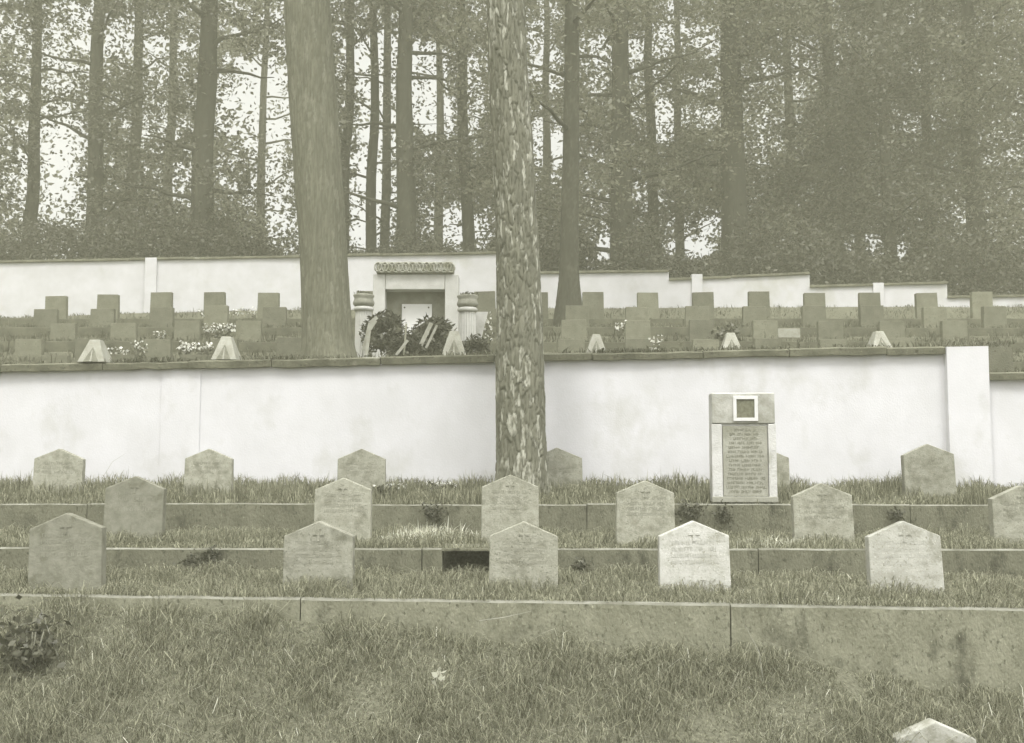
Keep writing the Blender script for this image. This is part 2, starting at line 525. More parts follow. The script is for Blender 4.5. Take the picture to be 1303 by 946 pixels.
# ------------------------------------------------------------------ white walls
def lower_wall():
    root = empty('retaining_wall', (0, WL.y(0), ground_z(0, WL.y(0) - .1) - .2))
    tag(root, 'white plastered retaining wall behind the gabled headstones', 'wall')
    inv = Matrix.Translation(-Vector(root.location))
    xa, xb = -9.8, P(1255, 440, 11.88).x
    xstep = P(1203, 440, 11.88).x
    def strip(x0, x1, drop, name, yoff=.03, th=.42, n=24, under=.075):
        vs, fs = [], []
        for k in range(n + 1):
            x = x0 + (x1 - x0) * k / n
            q = WL.at(x)
            w = mnoise.noise(Vector((x * 1.3, 0, 5))) * .008
            zt = q.z - drop - under
            zb = CZ - .9
            for j in range(7):
                z = zb + (zt - zb) * j / 6
                vs.append((x, q.y + yoff + w + mnoise.noise(Vector((x * 1.1, z * 1.4, 1))) * .006, z))
            vs += [(x, q.y + yoff + th, zt), (x, q.y + yoff + th, zb)]
        for k in range(n):
            o = k * 9
            for j in range(8): fs.append((o + j, o + 9 + j, o + 10 + j, o + 1 + j))
        fs += [tuple(range(9)), tuple(n * 9 + j for j in range(8, -1, -1))]
        o = MB().add(vs, fs).build(name, 'plaster', root, smooth=False)
        o.matrix_parent_inverse = inv
        return o
    strip(xa, xstep, 0, 'wall_face', n=60)
    strip(xb, 9.5, .30, 'wall_face', n=12)
    p0, p1 = P(206, 466, 12.25).x, P(256, 466, 12.25).x
    strip(p0, p1, 0, 'pilaster', yoff=.018, th=.3, n=4, under=.07)
    strip(xstep, xb, -.0, 'pilaster', yoff=-.05, th=.5, n=4, under=.02)
    # coping slabs
    def cope(x0, x1, drop, skip=()):
        x = x0
        while x < x1:
            L = min(rnd.uniform(.9, 1.3), x1 - x)
            if x1 - x - L < .35: L = x1 - x
            if not any(x + L / 2 > a and x + L / 2 < b for a, b in skip):
                A, B = WL.at(x + .005), WL.at(x + L - .005)
                t = .085 + rnd.uniform(-.008, .008)
                dz = rnd.uniform(-.008, .008) - drop
                vs = []
                n = 6
                for k in range(n + 1):
                    q = A.lerp(B, k / n)
                    w = mnoise.noise(Vector((q.x * 5, 2, 2))) * .012
                    yo = rnd.uniform(-.012, .008)
                    vs += [(q.x, q.y - .03 + yo, q.z - t + dz + w * 1.5), (q.x, q.y - .04 + yo, q.z - .02 + dz + w), (q.x, q.y + .02, q.z + dz + w),
                           (q.x, q.y + .42, q.z + .01 + dz + w), (q.x, q.y + .42, q.z - t + dz)]
                fs = []
                for k in range(n):
                    o = k * 5
                    for j in range(5): fs.append((o + j, o + 5 + j, o + 5 + (j + 1) % 5, o + (j + 1) % 5))
                fs += [(0, 1, 2, 3, 4), tuple(n * 5 + j for j in (4, 3, 2, 1, 0))]
                o = MB().add(vs, fs).build('coping_slab', 'coping', root)
                o.matrix_parent_inverse = inv
            x += L
    cope(xa, xstep - .005, 0)
    cope(xb + .005, 9.5, .30)
lower_wall()

def far_wall():
    root = empty('boundary_wall', (0, FW_D, FWB - .3))
    tag(root, 'far white plastered boundary wall stepping down below the forest', 'wall')
    inv = Matrix.Translation(-Vector(root.location))
    D = FW_D
    for x0, x1, y0, y1 in FSEG:
        A, B = P(x0, y0, D), P(x1, y1, D)
        n = max(4, int((B.x - A.x) / .4))
        vs, fs = [], []
        for k in range(n + 1):
            q = A.lerp(B, k / n)
            zt = q.z - .05
            zb = FWB - .6
            for j in range(5):
                z = zb + (zt - zb) * j / 4
                vs.append((q.x, D + mnoise.noise(Vector((q.x, z, 4))) * .012, z))
            vs += [(q.x, D + .35, zt), (q.x, D + .35, zb)]
        for k in range(n):
            o = k * 7
            for j in range(6): fs.append((o + j, o + 7 + j, o + 8 + j, o + 1 + j))
        fs += [tuple(range(7)), tuple(n * 7 + j for j in range(6, -1, -1))]
        o = MB().add(vs, fs).build('wall_face', 'plaster_far', root)
        o.matrix_parent_inverse = inv
        x = A.x
        while x < B.x - .05:
            L = min(1.5 * rnd.uniform(.9, 1.1), B.x - x)
            if B.x - x - L < .5: L = B.x - x
            t = (x + L / 2 - A.x) / (B.x - A.x)
            z = A.lerp(B, t).z
            sl_ = math.atan2(B.z - A.z, B.x - A.x)
            mt = Matrix.Translation((x + L / 2, D + .17, z - .02 + rnd.uniform(-.01, .01))) @ Matrix.Rotation(-sl_, 4, 'Y')
            o = MB().box((0, 0, 0), (L - .01, .44, .06), mt).build('coping_slab', 'coping', root, bevel=.01)
            o.matrix_parent_inverse = inv
            x += L
    for px, w, yt in ((192, 15, 328), (887, 14, 349), (1118, 14, 360)):
        A = P(px, yt, D - .06)
        h = A.z - (FWB - .5)
        o = MB().box((A.x, D + .05, A.z - h / 2), (M(w, D), .22, h)).build('pilaster', 'plaster_far', root, bevel=.01)
        o.matrix_parent_inverse = inv
far_wall()

# ------------------------------------------------------------------ inscriptions
def strokes(lines, w, lh, gap, th, y, rs, fill=.92, lw=.004):
    """rows of small illegible engraved letter strokes, centred on x = 0, going down from z = 0"""
    mb = MB()
    for i in range(lines):
        z = -i * (lh + gap)
        width = w * (fill if isinstance(fill, float) else fill[i]) * rs.uniform(.9, 1.0)
        x = -width / 2
        wl = 0
        word = rs.randint(3, 9)
        while x < width / 2:
            cw = lh * rs.uniform(.5, .8)
            k = rs.randint(0, 4)
            mb.box((x, y, z), (lw, th, lh))
            if k in (0, 1, 2): mb.box((x + cw * .5, y, z + lh * rs.choice((-.45, 0, .45))), (cw * .7, th, lw))
            if k in (1, 3, 4): mb.box((x + cw * .75, y, z), (lw, th * .9, lh * rs.choice((.6, 1))))
            x += cw * 1.25
            wl += 1
            if wl >= word:
                x += lh * .8
                wl, word = 0, rs.randint(3, 9)
    return mb

# ------------------------------------------------------------------ lower headstones
def headstone(px, apex, D, wpx, label, group, m='headstone', lean=0.0, roll=0.0, rz=0.0, cross=False, gable=.215, deep=.11, text=4):
    base = P(px, apex, D)
    w = M(wpx, D)
    zg = ground_z(base.x, D)
    h = base.z - zg
    root = empty('headstone', (base.x, D, zg), rz)
    root.rotation_euler = (lean, roll, rz)
    tag(root, label, 'headstone', group)
    sh = h - gable * w
    hw = w / 2
    out = [(-hw * 1.02, -.14), (hw * 1.02, -.14), (hw, sh), (0, h), (-hw, sh)]
    # uneven, slightly worn block
    mb = MB().prism(out, 0, deep)
    me = mb.mesh('slab', m, bevel=.008)
    link('slab', me, root)
    rs = random.Random(int(px * 7 + apex))
    t = strokes(text, w * .72, .026, .020, .003, -.0005, rs, lw=.004)
    o = t.build('inscription', 'engraving_pale' if m in ('headstone_pale', 'headstone_mid') else 'engraving', root, loc=(0, 0, sh - .045))
    if cross:
        c = MB()
        s = w * .11
        c.box((0, -.002, 0), (s * .34, .005, s * 1.7)).box((0, -.0022, s * .15), (s * 1.5, .005, s * .34))
        c.build('cross_relief', m, root, loc=(0, 0, h - gable * w * .95), bevel=.002)
    return root
G1, G2, G3 = 'front row of gabled headstones', 'middle row of gabled headstones', 'row of gabled headstones along the white wall'
r1 = [(85, 653, 7.75, 90, 'headstone_dark'), (405, 663.5, 7.93, 87, 'headstone'), (666, 664, 7.93, 86, 'headstone'), (884, 663, 7.9, 88, 'headstone_pale'), (1153, 663, 7.85, 90, 'headstone_mid')]
for i, (px, ay, D, w, m) in enumerate(r1):
    headstone(px, ay, D, w, ['mottled dark grey gabled headstone, leftmost of the front row', 'grey gabled headstone, second from the left in the front row',
              'grey gabled headstone with a small cross, in the middle of the front row', 'palest gabled headstone, below the tall inscribed stele',
              'light streaky gabled headstone, rightmost of the front row'][i], G1, m, lean=R([-2, -1, -1, -2, -4][i]), roll=R([-1.2, .2, .4, -.6, -1.0][i]), rz=R([3, 0, 0, -1, -3][i]), cross=True)
r2 = [(170, 606, 9.6, 73, 'headstone_dark'), (436, 608, 9.63, 71, 'headstone'), (649, 604, 9.63, 72, 'headstone'), (821, 611.5, 9.63, 73, 'headstone'), (1048, 615, 9.55, 74, 'headstone'), (1302, 618, 9.5, 74, 'headstone')]
for i, (px, ay, D, w, m) in enumerate(r2):
    headstone(px, ay, D, w, f'grey gabled headstone, {nth(i, 6)} in the middle row', G2, m, lean=R(-1.5), roll=R([1.0, .3, .2, .4, -1.5, -1.5][i]), rz=R([3, 1, 0, 0, -3, -4][i]), cross=True)
r3 = [(74, 571, 11.35, 60), (265, 571, 11.35, 59), (460, 571, 11.35, 60), (709, 569.5, 11.75, 64), (972, 569, 11.4, 64), (1183, 565, 11.3, 63)]
l3 = ['grey gabled headstone before the white wall, leftmost of its row', 'grey gabled headstone before the white wall, second from the left in its row',
      'grey gabled headstone before the white wall, third from the left in its row', 'gabled headstone half hidden behind the plated pine trunk',
      'gabled headstone almost hidden behind the tall inscribed stele', 'grey gabled headstone before the white wall, rightmost of its row']
for i, (px, ay, D, w) in enumerate(r3):
    headstone(px, ay, D, w, l3[i], G3, 'headstone', lean=R(-1), roll=R([.8, .6, 0, -.5, -.5, -1.5][i]), rz=R([5, 4, 2, 0, -2, -4][i]), text=3)
headstone(1191, 919, 6.2, 100, 'tip of a pale gabled headstone in the nearest grass', 'headstone of the lowest terrace', 'headstone_mid', text=2)

# ------------------------------------------------------------------ tall stele
def stele():
    D = 10.62
    b = P(948, 640, D); t = P(948, 500, D)
    w, h = M(81, D), t.z - b.z
    root = empty('stele', (b.x, D, b.z + .003), R(-3))
    root.rotation_euler = (R(-1.0), 0, R(-4))
    tag(root, 'tall pale stone stele with framed picture and long inscription before the white wall', 'stele')
    hw = w / 2
    px = M(1, D)
    MB().box((0, .13, h / 2), (w, .24, h), taper=(.985, .96)).build('body', 'stele_light', root, bevel=.01)
    # raised borders around the sunk text panel
    MB().box((-hw + 6.5 * px, -.0, h * .36), (13 * px, .03, h * .70)).build('border', 'stele_light', root, bevel=.006)
    MB().box((hw - 5 * px, -.0, h * .36), (10 * px, .03, h * .70)).build('border', 'stele_light', root, bevel=.006)
    MB().box((0, -.004, .028), (w + .012, .05, .056)).build('base', 'stele_panel', root, bevel=.008)
    pan = MB().box((1.5 * px, .004, h * .375), (w - 25 * px, .016, h * .64)).build('text_panel', 'stele_panel', root, bevel=.004)
    ins = strokes(15, w - 31 * px, .024, .0185, .004, -.0045, random.Random(5), lw=.0045,
                  fill=[.55, .75, .6, .8, .85, .9, .95, .8, .9, .85, .92, .97, .97, .98, .85])
    io = ins.build('inscription', 'stele_letter', pan, loc=(1.5 * px, 0, h * .66))
    MB().box((0, .0, h * .855), (w * .975, .027, h * .27)).build('picture_field', 'stele_field', root, bevel=.004)
    # picture frame
    cx, cz, fw, fh, bw = P(948.5, 520, D).x - b.x, P(948, 520.5, D).z - b.z, 31 * px, 32 * px, 4.2 * px
    fr = MB()
    fr.box((cx, -.016, cz + fh / 2 - bw / 2), (fw, .025, bw)).box((cx, -.016, cz - fh / 2 + bw / 2), (fw, .025, bw))
    fr.box((cx - fw / 2 + bw / 2, -.0165, cz), (bw, .024, fh - 2 * bw)).box((cx + fw / 2 - bw / 2, -.0165, cz), (bw, .024, fh - 2 * bw))
    f_ = fr.build('picture_frame', 'frame_white', root, bevel=.002)
    MB().box((cx, -.010, cz), (fw - bw * 2 + .002, .012, fh - bw * 2 + .002)).build('picture', 'photo_dark', f_)
stele()

# ------------------------------------------------------------------ block gravestones of the upper terraces
def block_mesh(w, h, d, i):
    rs = random.Random(i)
    hw = w / 2
    return MB().prism([(-hw * 1.03, -.12), (hw * 1.03, -.12), (hw * rs.uniform(.97, .99), h), (-hw * rs.uniform(.97, .99), h + rs.uniform(-.006, .006))], 0, d).mesh('slab', 'block_stone', bevel=.008)
BM = [block_mesh(.5, .5, .14, i) for i in range(4)]
UX = [
    [69, 154, 245],
    [36, 113, 200, 285, 369, 727, 812, 898, 977, 1060, 1147],
    [80, 157, 238, 316, 701, 730, 812, 893, 974, 1057, 1135, 1215],
    [58, 130, 205, 275, 349, 734, 811, 887, 960, 1036, 1110, 1190, 1266],
    [71, 137, 205, 273, 341, 467, 617, 684, 755, 825, 895, 966, 1037, 1107, 1180, 1250]]
UX[2].remove(701)
RN = ['lowest row behind the coping', 'second upper row', 'middle upper row', 'second highest row', 'topmost row by the far wall']
for r, xs in enumerate(UX):
    D, yt = U_ROWS[r]
    for i, px in enumerate(xs):
        top = P(px, yt + rnd.uniform(-1.2, 1.2) + (max(0, 240 - px) / 240 * 6 if r >= 2 else 0), D)
        zg = ground_z(top.x, D)
        root = empty('gravestone', (top.x, D, zg))
        root.rotation_euler = (R(rnd.uniform(-2, 1)), R(rnd.uniform(-.8, .8)), R(rnd.uniform(-3, 3)))
        wpx = (35, 34, 32, 30, 27.2)[r]
        sc = M(wpx, D) / .5
        root.scale = (sc, 1, (top.z - zg) / .5)
        tag(root, f'dark block gravestone, {nth(i, len(xs))} in the {RN[r]}', 'gravestone', 'dark block gravestones of the upper terraces')
        link('slab', BM[(i + r) % 4], root)
# single block behind the lower end of the wall
q = P(1271, 434, 13.2)
root = empty('gravestone', (q.x, 13.2, q.z - .42))
root.rotation_euler = (0, R(-3), R(-5))
root.scale = (.66, 1, .84)
tag(root, 'weathered block gravestone just behind the stepped down end of the lower wall', 'gravestone')
link('slab', BM[0], root)
# paler plaque on one of them
q = P(976, 424, 22.05)
o = MB().box((0, 0, 0), (M(26, 22), .03, M(11, 22))).build('name_plate', 'pyramid_pale', None, loc=(q.x, 20.3, P(976, 424, 20.3).z), bevel=.004)
tag(o, 'pale name plate leaning before a dark block gravestone', 'name plate')
o.location.z = P(976, 424, 20.3).z

# ------------------------------------------------------------------ truncated pyramid stones on the lower wall
def pyramid(px, yt, yb, wb, label, D=12.2):
    q = P(px, yb, D)
    zt = WL.z(q.x) + .008
    h = P(px, yt, D).z - zt
    w = M(wb, D) * .9
    root = empty('pyramid_stone', (q.x, D + .16, zt), R(rnd.uniform(-4, 4)))
    tag(root, label, 'stone', 'pale truncated pyramid stones on the lower wall')
    hw = w / 2
    tw = hw * .36
    vs = [(-hw, -.14, 0), (hw, -.14, 0), (hw, .14, 0), (-hw, .14, 0), (-tw, -.055, h), (tw, -.055, h), (tw, .055, h), (-tw, .055, h)]
    MB().add(vs, [(3, 2, 1, 0), (4, 5, 6, 7), (0, 1, 5, 4), (1, 2, 6, 5), (2, 3, 7, 6), (3, 0, 4, 7)]).build('body', 'pyramid_pale', root, bevel=.008)
    def fy(z): return -.14 + .085 * z / h - .004
    iw, ih = hw * .56, h * .66
    vs = [(-iw, fy(0), .004), (iw, fy(0), .004), (0, fy(ih), ih)]
    back = [(x, y + .02, z) for x, y, z in vs]
    pan = MB().add(vs + back, [(0, 1, 2), (5, 4, 3), (0, 3, 4, 1), (1, 4, 5, 2), (2, 5, 3, 0)]).build('triangle_panel', 'pyramid_panel', root)
    MB().add([(-.012, fy(0) - .006, .004), (.012, fy(0) - .006, .004), (.003, fy(ih * .8) - .006, ih * .8), (-.003, fy(ih * .8) - .006, ih * .8),
              (-.012, fy(0) + .01, .004), (.012, fy(0) + .01, .004), (.003, fy(ih * .8) + .01, ih * .8), (-.003, fy(ih * .8) + .01, ih * .8)],
             [(0, 1, 2, 3), (0, 3, 7, 4), (1, 5, 6, 2), (2, 6, 7, 3), (4, 7, 6, 5), (0, 4, 5, 1)]).build('rib', 'pyramid_pale', pan)
pl = [(115, 431, 466, 40, 'leftmost'), (284, 427, 461, 37, 'second from the left'), (577, 420, 452, 36, 'right below the white portal'),
      (760, 424, 450, 30, 'third from the right'), (933, 422, 447, 30, 'second from the right'), (1124, 420, 443, 30, 'rightmost')]
for px, yt, yb, wb, s in pl:
    pyramid(px, yt, yb, wb, f'small pale truncated pyramid stone on the lower wall, {s}')

# ------------------------------------------------------------------ portal monument
def portal():
    D = 17.5
    b = P(528.5, 450, D)
    zb = ground_z(b.x, D) - .05
    X = lambda px: P(px, 400, D).x - b.x
    Z = lambda py: P(528.5, py, D).z - zb
    root = empty('portal_monument', (b.x, D, zb))
    tag(root, 'white portal monument with carved garland and blank white plaque', 'monument')
    for a, c in ((474, 489.6), (566, 583)):
        MB().box(((X(a) + X(c)) / 2, .2, Z(349) / 2), (X(c) - X(a), .40, Z(349))).build('jamb', 'portal_white', root, bevel=.012)
    MB().box((X(527.8), .203, (Z(349) + Z(368.5)) / 2), (X(565.6) - X(490), .40, Z(349) - Z(368.5))).build('lintel', 'portal_white', root, bevel=.012)
    cap = MB().box((X(527.5), .18, (Z(334) + Z(348.5)) / 2), (X(576.5) - X(478.5), .44, Z(334) - Z(348.7))).build('carved_band', 'portal_relief', root, bevel=.02)
    # garland relief: overlapping leaf rings
    mb = MB()
    n = 22
    for i in range(n):
        cx = X(481) + (X(574) - X(481)) * i / (n - 1)
        cz = (Z(334) + Z(348.5)) / 2
        rr = (Z(334) - Z(348.5)) * .40
        pts = [(cx + rr * .75 * math.cos(a), -.045, cz + rr * math.sin(a) + rr * .1 * (-1) ** i) for a in np.linspace(0, 2 * math.pi, 11)]
        mb.tube(pts, .014, 5, cap=False)
    mb.build('garland', 'portal_relief', cap, smooth=True)
    pan = MB().box((X(527.8), .34, Z(368.5) / 2), (X(567) - X(489), .12, Z(368))).build('niche_panel', 'portal_panel', root)
    pq = MB().box(((X(509.5) + X(548)) / 2, .255, (Z(384.5) + Z(424)) / 2), (X(548) - X(509.5), .045, Z(384.5) - Z(424))).build('plaque', 'plaque', pan, bevel=.004)
    for px in (513, 544):
        for py in (389, 419):
            MB().lathe([(.014, 0), (.014, .01), (.006, .014)], 8).build('bolt', 'iron', pan, loc=(X(px), .232, Z(py)), rot=(R(90), 0, 0))
    MB().box((0, -.25, .02), (X(590) - X(466), .9, .12)).build('step', 'portal_panel', root, bevel=.015)
portal()

def column(px, D, ytop, k, label):
    b = P(px, ytop, D)
    zb = ground_z(b.x, D) - .05
    h = b.z - zb
    root = empty('urn_column', (b.x, D, zb))
    tag(root, label, 'column', 'fluted columns flanking the portal')
    u = M(1, D)
    hs_ = h - 22 * u
    r = 11 * u * k
    MB().lathe([(r * 1.03, 0), (r, hs_ * .5), (r * .96, hs_)], 40, [.07, .07, .07]).build('shaft', 'portal_white', root)
    MB().lathe([(r * 1.0, hs_), (r * 1.14, hs_ + u), (r * 1.2, hs_ + 3 * u), (r * 1.12, hs_ + 5 * u), (r * 1.0, hs_ + 6 * u)], 32).build('ring', 'portal_white', root, smooth=True)
    MB().lathe([(r * 1.0, hs_ + 6 * u), (r * 1.22, hs_ + 8.5 * u), (r * 1.26, hs_ + 11 * u), (r * 1.12, hs_ + 15 * u), (r * 1.1, hs_ + 17 * u),
                (r * 1.24, hs_ + 20 * u), (r * 1.2, hs_ + 21.5 * u), (r * .9, hs_ + 22 * u)], 32).build('capital', 'urn_stone', root, smooth=True)
    pts = rng.normal(size=(90, 3)) * np.array([r * .5, r * .5, u * 1.5]) + np.array([0, 0, h + u])
    V, Fq = leaf_quads(pts, .05, .03, rng)
    link('planting', big_mesh('planting', V, Fq, 'ivy_leaf'), root)

# ------------------------------------------------------------------ leaves and blades
def leaf_quads(c, length, width, rg, flat=0.0, droop=None):
    """one bent rhombic leaf (two triangles as one quad) at each point"""
    n = len(c)
    d = rg.normal(size=(n, 3)); d[:, 2] *= (1 - flat)
    d /= np.linalg.norm(d, axis=1, keepdims=True)
    e = rg.normal(size=(n, 3))
    e -= d * (e * d).sum(1, keepdims=True)
    e /= np.linalg.norm(e, axis=1, keepdims=True)
    L = length * rg.uniform(.6, 1.3, (n, 1)) * .5
    W = width * rg.uniform(.6, 1.3, (n, 1)) * .5
    nn = np.cross(d, e)
    k = L * .18
    V = np.stack([c - d * L, c + e * W + nn * k, c + d * L, c - e * W + nn * k], 1).reshape(-1, 3)
    Fq = np.arange(4 * n, dtype=np.int32).reshape(-1, 4)
    return V, Fq

def blades(x, y, z, h, w, lean, rg):
    """curved grass blades: a tapering bent strip of three triangles each"""
    n = len(x)
    a = rg.uniform(0, 2 * math.pi, n)
    side = np.stack([np.cos(a), np.sin(a), np.zeros(n)], 1)
    b = rg.uniform(0, 2 * math.pi, n)
    ln = np.stack([np.cos(b), np.sin(b), np.zeros(n)], 1) * (lean * rg.uniform(.2, 1.4, n))[:, None]
    p = np.stack([x, y, z], 1)
    up = np.array([0, 0, 1.0])
    hh = h[:, None]
    p1 = p + up * hh * .55 + ln * hh * .35
    p2 = p + up * hh * np.maximum(.18, 1 - lean * .6)[:, None] + ln * hh * 1.05
    ww = (w * rg.uniform(.6, 1.4, n))[:, None] * .5
    V = np.stack([p - side * ww, p + side * ww, p1 + side * ww * .8, p1 - side * ww * .8, p2], 1).reshape(-1, 3)
    i = np.arange(n) * 5
    T = np.stack([np.stack([i, i + 1, i + 2], 1), np.stack([i, i + 2, i + 3], 1), np.stack([i + 3, i + 2, i + 4], 1)], 1).reshape(-1, 3)
    return V, T

column(463, 16.6, 375, 1.0, 'fluted urn column beside the large smooth trunk')
column(595, 16.6, 376, 1.0, 'white fluted urn column to the right of the portal')

def fnoise(x, y, s, seed):
    """cheap smooth noise in 0..1"""
    r = np.random.default_rng(seed)
    o = np.zeros_like(x)
    for k in range(5):
        ang = r.uniform(0, 6.28); f = s * 1.7 ** (k * .5)
        o += np.sin((x * math.cos(ang) + y * math.sin(ang)) * f + r.uniform(0, 6.28))
    return np.clip(.5 + o * .16, 0, 1)

def grass(name, label, n, yfun, xr, hr, w, lean, m, mask=None, zoff=-.01):
    rg = np.random.default_rng(sum(map(ord, label)))
    x = rg.uniform(*xr, n)
    t = rg.uniform(0, 1, n)
    y0, y1 = yfun(x)
    y = y0 + (y1 - y0) * t
    den = fnoise(x, y, 2.5, 3)
    keep = rg.uniform(0, 1, n) < .72 + .45 * den
    keep &= ~((x > HOLE[0] + .03) & (x < HOLE[1]) & (y < k1y(x) + .05) & (y > k1y(x) - .30) & (rg.uniform(0, 1, n) < .8))
    keep &= ~((x > HOLE[0] - .02) & (x < HOLE[1] + .02) & (y > k1y(x) + .1) & (y < k1y(x) + .5))
    if mask is not None: keep &= rg.uniform(0, 1, n) < mask(x, y)
    x, y, t, den = x[keep], y[keep], t[keep], den[keep]
    z = ground_z_np(x, y) + zoff
    h = rg.uniform(hr[0], hr[1], len(x)) * (.35 + 1.25 * fnoise(x, y, 4.6, 8) ** 1.2)
    V, T = blades(x, y, z, h, np.full(len(x), w), np.clip(rg.normal(lean, .25, len(x)), .05, 1.3), rg)
    o = link(name, big_mesh(name, V, T, m))
    tag(o, label, 'grass', kind='stuff')
ly = lambda L: (lambda x: L.a.y + (L.b.y - L.a.y) * (x - L.a.x) / (L.b.x - L.a.x))
k0y, k1y, k2y, wy = ly(K0), ly(K1), ly(K2), ly(WL)
grass('grass', 'long tangled grass in front of the nearest kerb', 105000, lambda x: (x * 0 + 4.9, k0y(x) - .02), (-3.9, 3.9), (.05, .18), .0046, 1.1, 'grass')
def bank_mask(x, y):                         # tall growth against the left part of the nearest kerb
    return np.clip((-.2 - x) / 1.6, 0, 1) * .25 + .08
grass('tall_grass', 'tall grass growing up against the nearest kerb', 15000, lambda x: (k0y(x) - .75, k0y(x) - .04), (-4.3, 3.2), (.08, .26), .0045, .95, 'grass', bank_mask)
grass('grass', 'grass on the front headstone terrace', 62000, lambda x: (k0y(x) + .10, k1y(x) - .02), (-5, 5.6), (.06, .18), .0048, 1.0, 'grass')
grass('grass', 'grass on the middle headstone terrace', 54000, lambda x: (k1y(x) + .10, k2y(x) - .02), (-5.8, 6.4), (.06, .17), .0055, .95, 'grass')
grass('grass', 'grass strip along the foot of the lower white wall', 46000, lambda x: (k2y(x) + .09, wy(x) - .01), (-6.6, 7.2), (.07, .21), .0075, .55, 'grass')
grass('grass', 'rough grass behind the lower wall and around the portal', 24000, lambda x: (wy(x) + .45, x * 0 + 18.2), (-8.5, 8.5), (.08, .22), .014, .6, 'grass_far')
for i, ((D, _), nm) in enumerate(zip(U_ROWS, ('lowest', 'second', 'third', 'fourth', 'topmost'))):
    grass('grass', f'grass on the {nm} terrace of the dark block gravestones', 24000, lambda x, D=D, i=i: (x * 0 + D - .76, x * 0 + (U_ROWS[i + 1][0] - .9 if i < 4 else FW_D - .05)), (-13.5, 13.5), ((.08, .24) if i < 4 else (.05, .13)), .014, .7, 'grass_far')
def fringe(name, label, L_, xr, n, yr, h, w, m, pw=2.0, sc=2.2, drop=0.0):
    rg = np.random.default_rng(len(label))
    x = rg.uniform(*xr, n)
    k = rg.uniform(0, 1, n) < fnoise(x, x * 0, sc, 5 + len(label)) ** pw
    x = x[k]
    y = ly(L_)(x) + rg.uniform(*yr, len(x))
    z = L_.a.z + (L_.b.z - L_.a.z) * (x - L_.a.x) / (L_.b.x - L_.a.x) + drop
    V, T = blades(x, y, z, rg.uniform(*h, len(x)), np.full(len(x), w), np.clip(rg.normal(1.0, .3, len(x)), .2, 1.4), rg)
    tag(link(name, big_mesh(name, V, T, m)), label, 'grass', kind='stuff')
fringe('grass', 'ragged grass and moss fringe along the coping of the lower wall', WL, (-7, 5.55), 14000, (-.04, .40), (.02, .10), .010, 'grass_far')
fringe('grass', 'short grass hanging over the edge of the nearest kerb', K0, (-4.6, 4.6), 5200, (.01, .11), (.02, .09), .005, 'grass', 1.6, 3.0, -.005)
fringe('grass', 'short grass hanging over the edge of the middle kerb', K1, (-5.4, 5.4), 5200, (.01, .10), (.02, .08), .006, 'grass', 1.6, 3.0, -.005)
fringe('grass', 'short grass hanging over the edge of the upper kerb', K2, (-6.3, 6.3), 6000, (.01, .10), (.02, .09), .006, 'grass', 1.4, 3.0, -.005)
# pale dry stalks scattered through
grass('dry_stalks', 'pale dry stalks scattered through the near grass', 900, lambda x: (x * 0 + 4.6, k0y(x) - .05), (-4, 4), (.10, .24), .0032, 1.0, 'grass_pale')
grass('dry_stalks', 'pale dry stalks on the front headstone terrace', 1100, lambda x: (k0y(x) + .1, k1y(x)), (-5, 5), (.06, .16), .0035, 1.0, 'grass_pale', lambda x, y: .25 + .75 * (x > 1.2))
# overhanging fringe along kerb tops
def spot_mask(spots):
    def f(x, y):
        m = np.zeros_like(x)
        for cx, cy, rx, ry in spots:
            m = np.maximum(m, 1 - ((x - cx) / rx) ** 2 - ((y - cy) / ry) ** 2)
        return np.clip(m, 0, 1)
    return f

def tuft(px, py, D, w, d, n, h, label, m='grass_pale', name='pale_tuft', cat='plant', bw=.008, lean=.5):
    c = P(px, py, D)
    c.z = ground_z(c.x, D)
    root = empty(name, c)
    tag(root, label, cat, 'pale tufts and flower clumps')
    x = rng.normal(0, w / 2.6, n); y = rng.normal(0, d / 2.6, n)
    V, T = blades(x, y, np.zeros(n) - .02, rng.uniform(.5, 1.1, n) * h * np.exp(-(x / w) ** 2), np.full(n, bw), np.clip(rng.normal(lean, .25, n), .05, 1.2), rng)
    link('blades', big_mesh('blades', V, T, m), root)
    return root
tuft(538, 672, 9.7, .5, .25, 620, .22, 'bright pale tuft between two middle row headstones')
tuft(560, 672, 9.9, .6, .2, 160, .26, 'thin pale tuft beside the bright one in the middle row')
tuft(978, 688, 9.4, .75, .3, 460, .15, 'bright dry grass tuft below the tall stele')
tuft(1010, 764, 7.28, .9, .18, 420, .10, 'bright dry grass along the nearest kerb edge')
tuft(1180, 766, 7.25, .6, .15, 160, .08, 'small bright dry grass tuft at the right end of the nearest kerb')

def flowers(px, py, D, w, hgt, n, label, size=.06):
    c = P(px, py, D)
    zg = ground_z(c.x, D)
    root = empty('flower_clump', (c.x, D, zg))
    tag(root, label, 'flowers', 'white flower clumps on the graves')
    hz = max(.06, c.z - zg)
    x = rng.uniform(-w / 2, w / 2, n); y = rng.normal(0, .10, n)
    z = hz * (.75 + .4 * rng.uniform(0, 1, n)) + hgt * rng.normal(0, .25, n)
    V, Fq = leaf_quads(np.stack([x, y, z], 1), size, size * .8, rng)
    link('blossoms', big_mesh('blossoms', V, Fq, 'petal'), root)
    k = n * 2
    pts = np.stack([rng.uniform(-w / 2, w / 2, k), rng.normal(0, .12, k), rng.uniform(0, hz, k)], 1)
    V, Fq = leaf_quads(pts, .09, .04, rng)
    link('leaves', big_mesh('leaves', V, Fq, 'ivy_leaf'), root)
flowers(249, 440, 20.2, M(44, 20.2), .07, 120, 'bright white flower clump between the pyramid stone and a dark block')
flowers(281, 416, 22.5, M(42, 22.5), .05, 90, 'white flower clump above the second pyramid stone')
flowers(178, 438, 20.2, M(16, 20.2), .05, 30, 'small white flower clump beside the dark blocks at left')
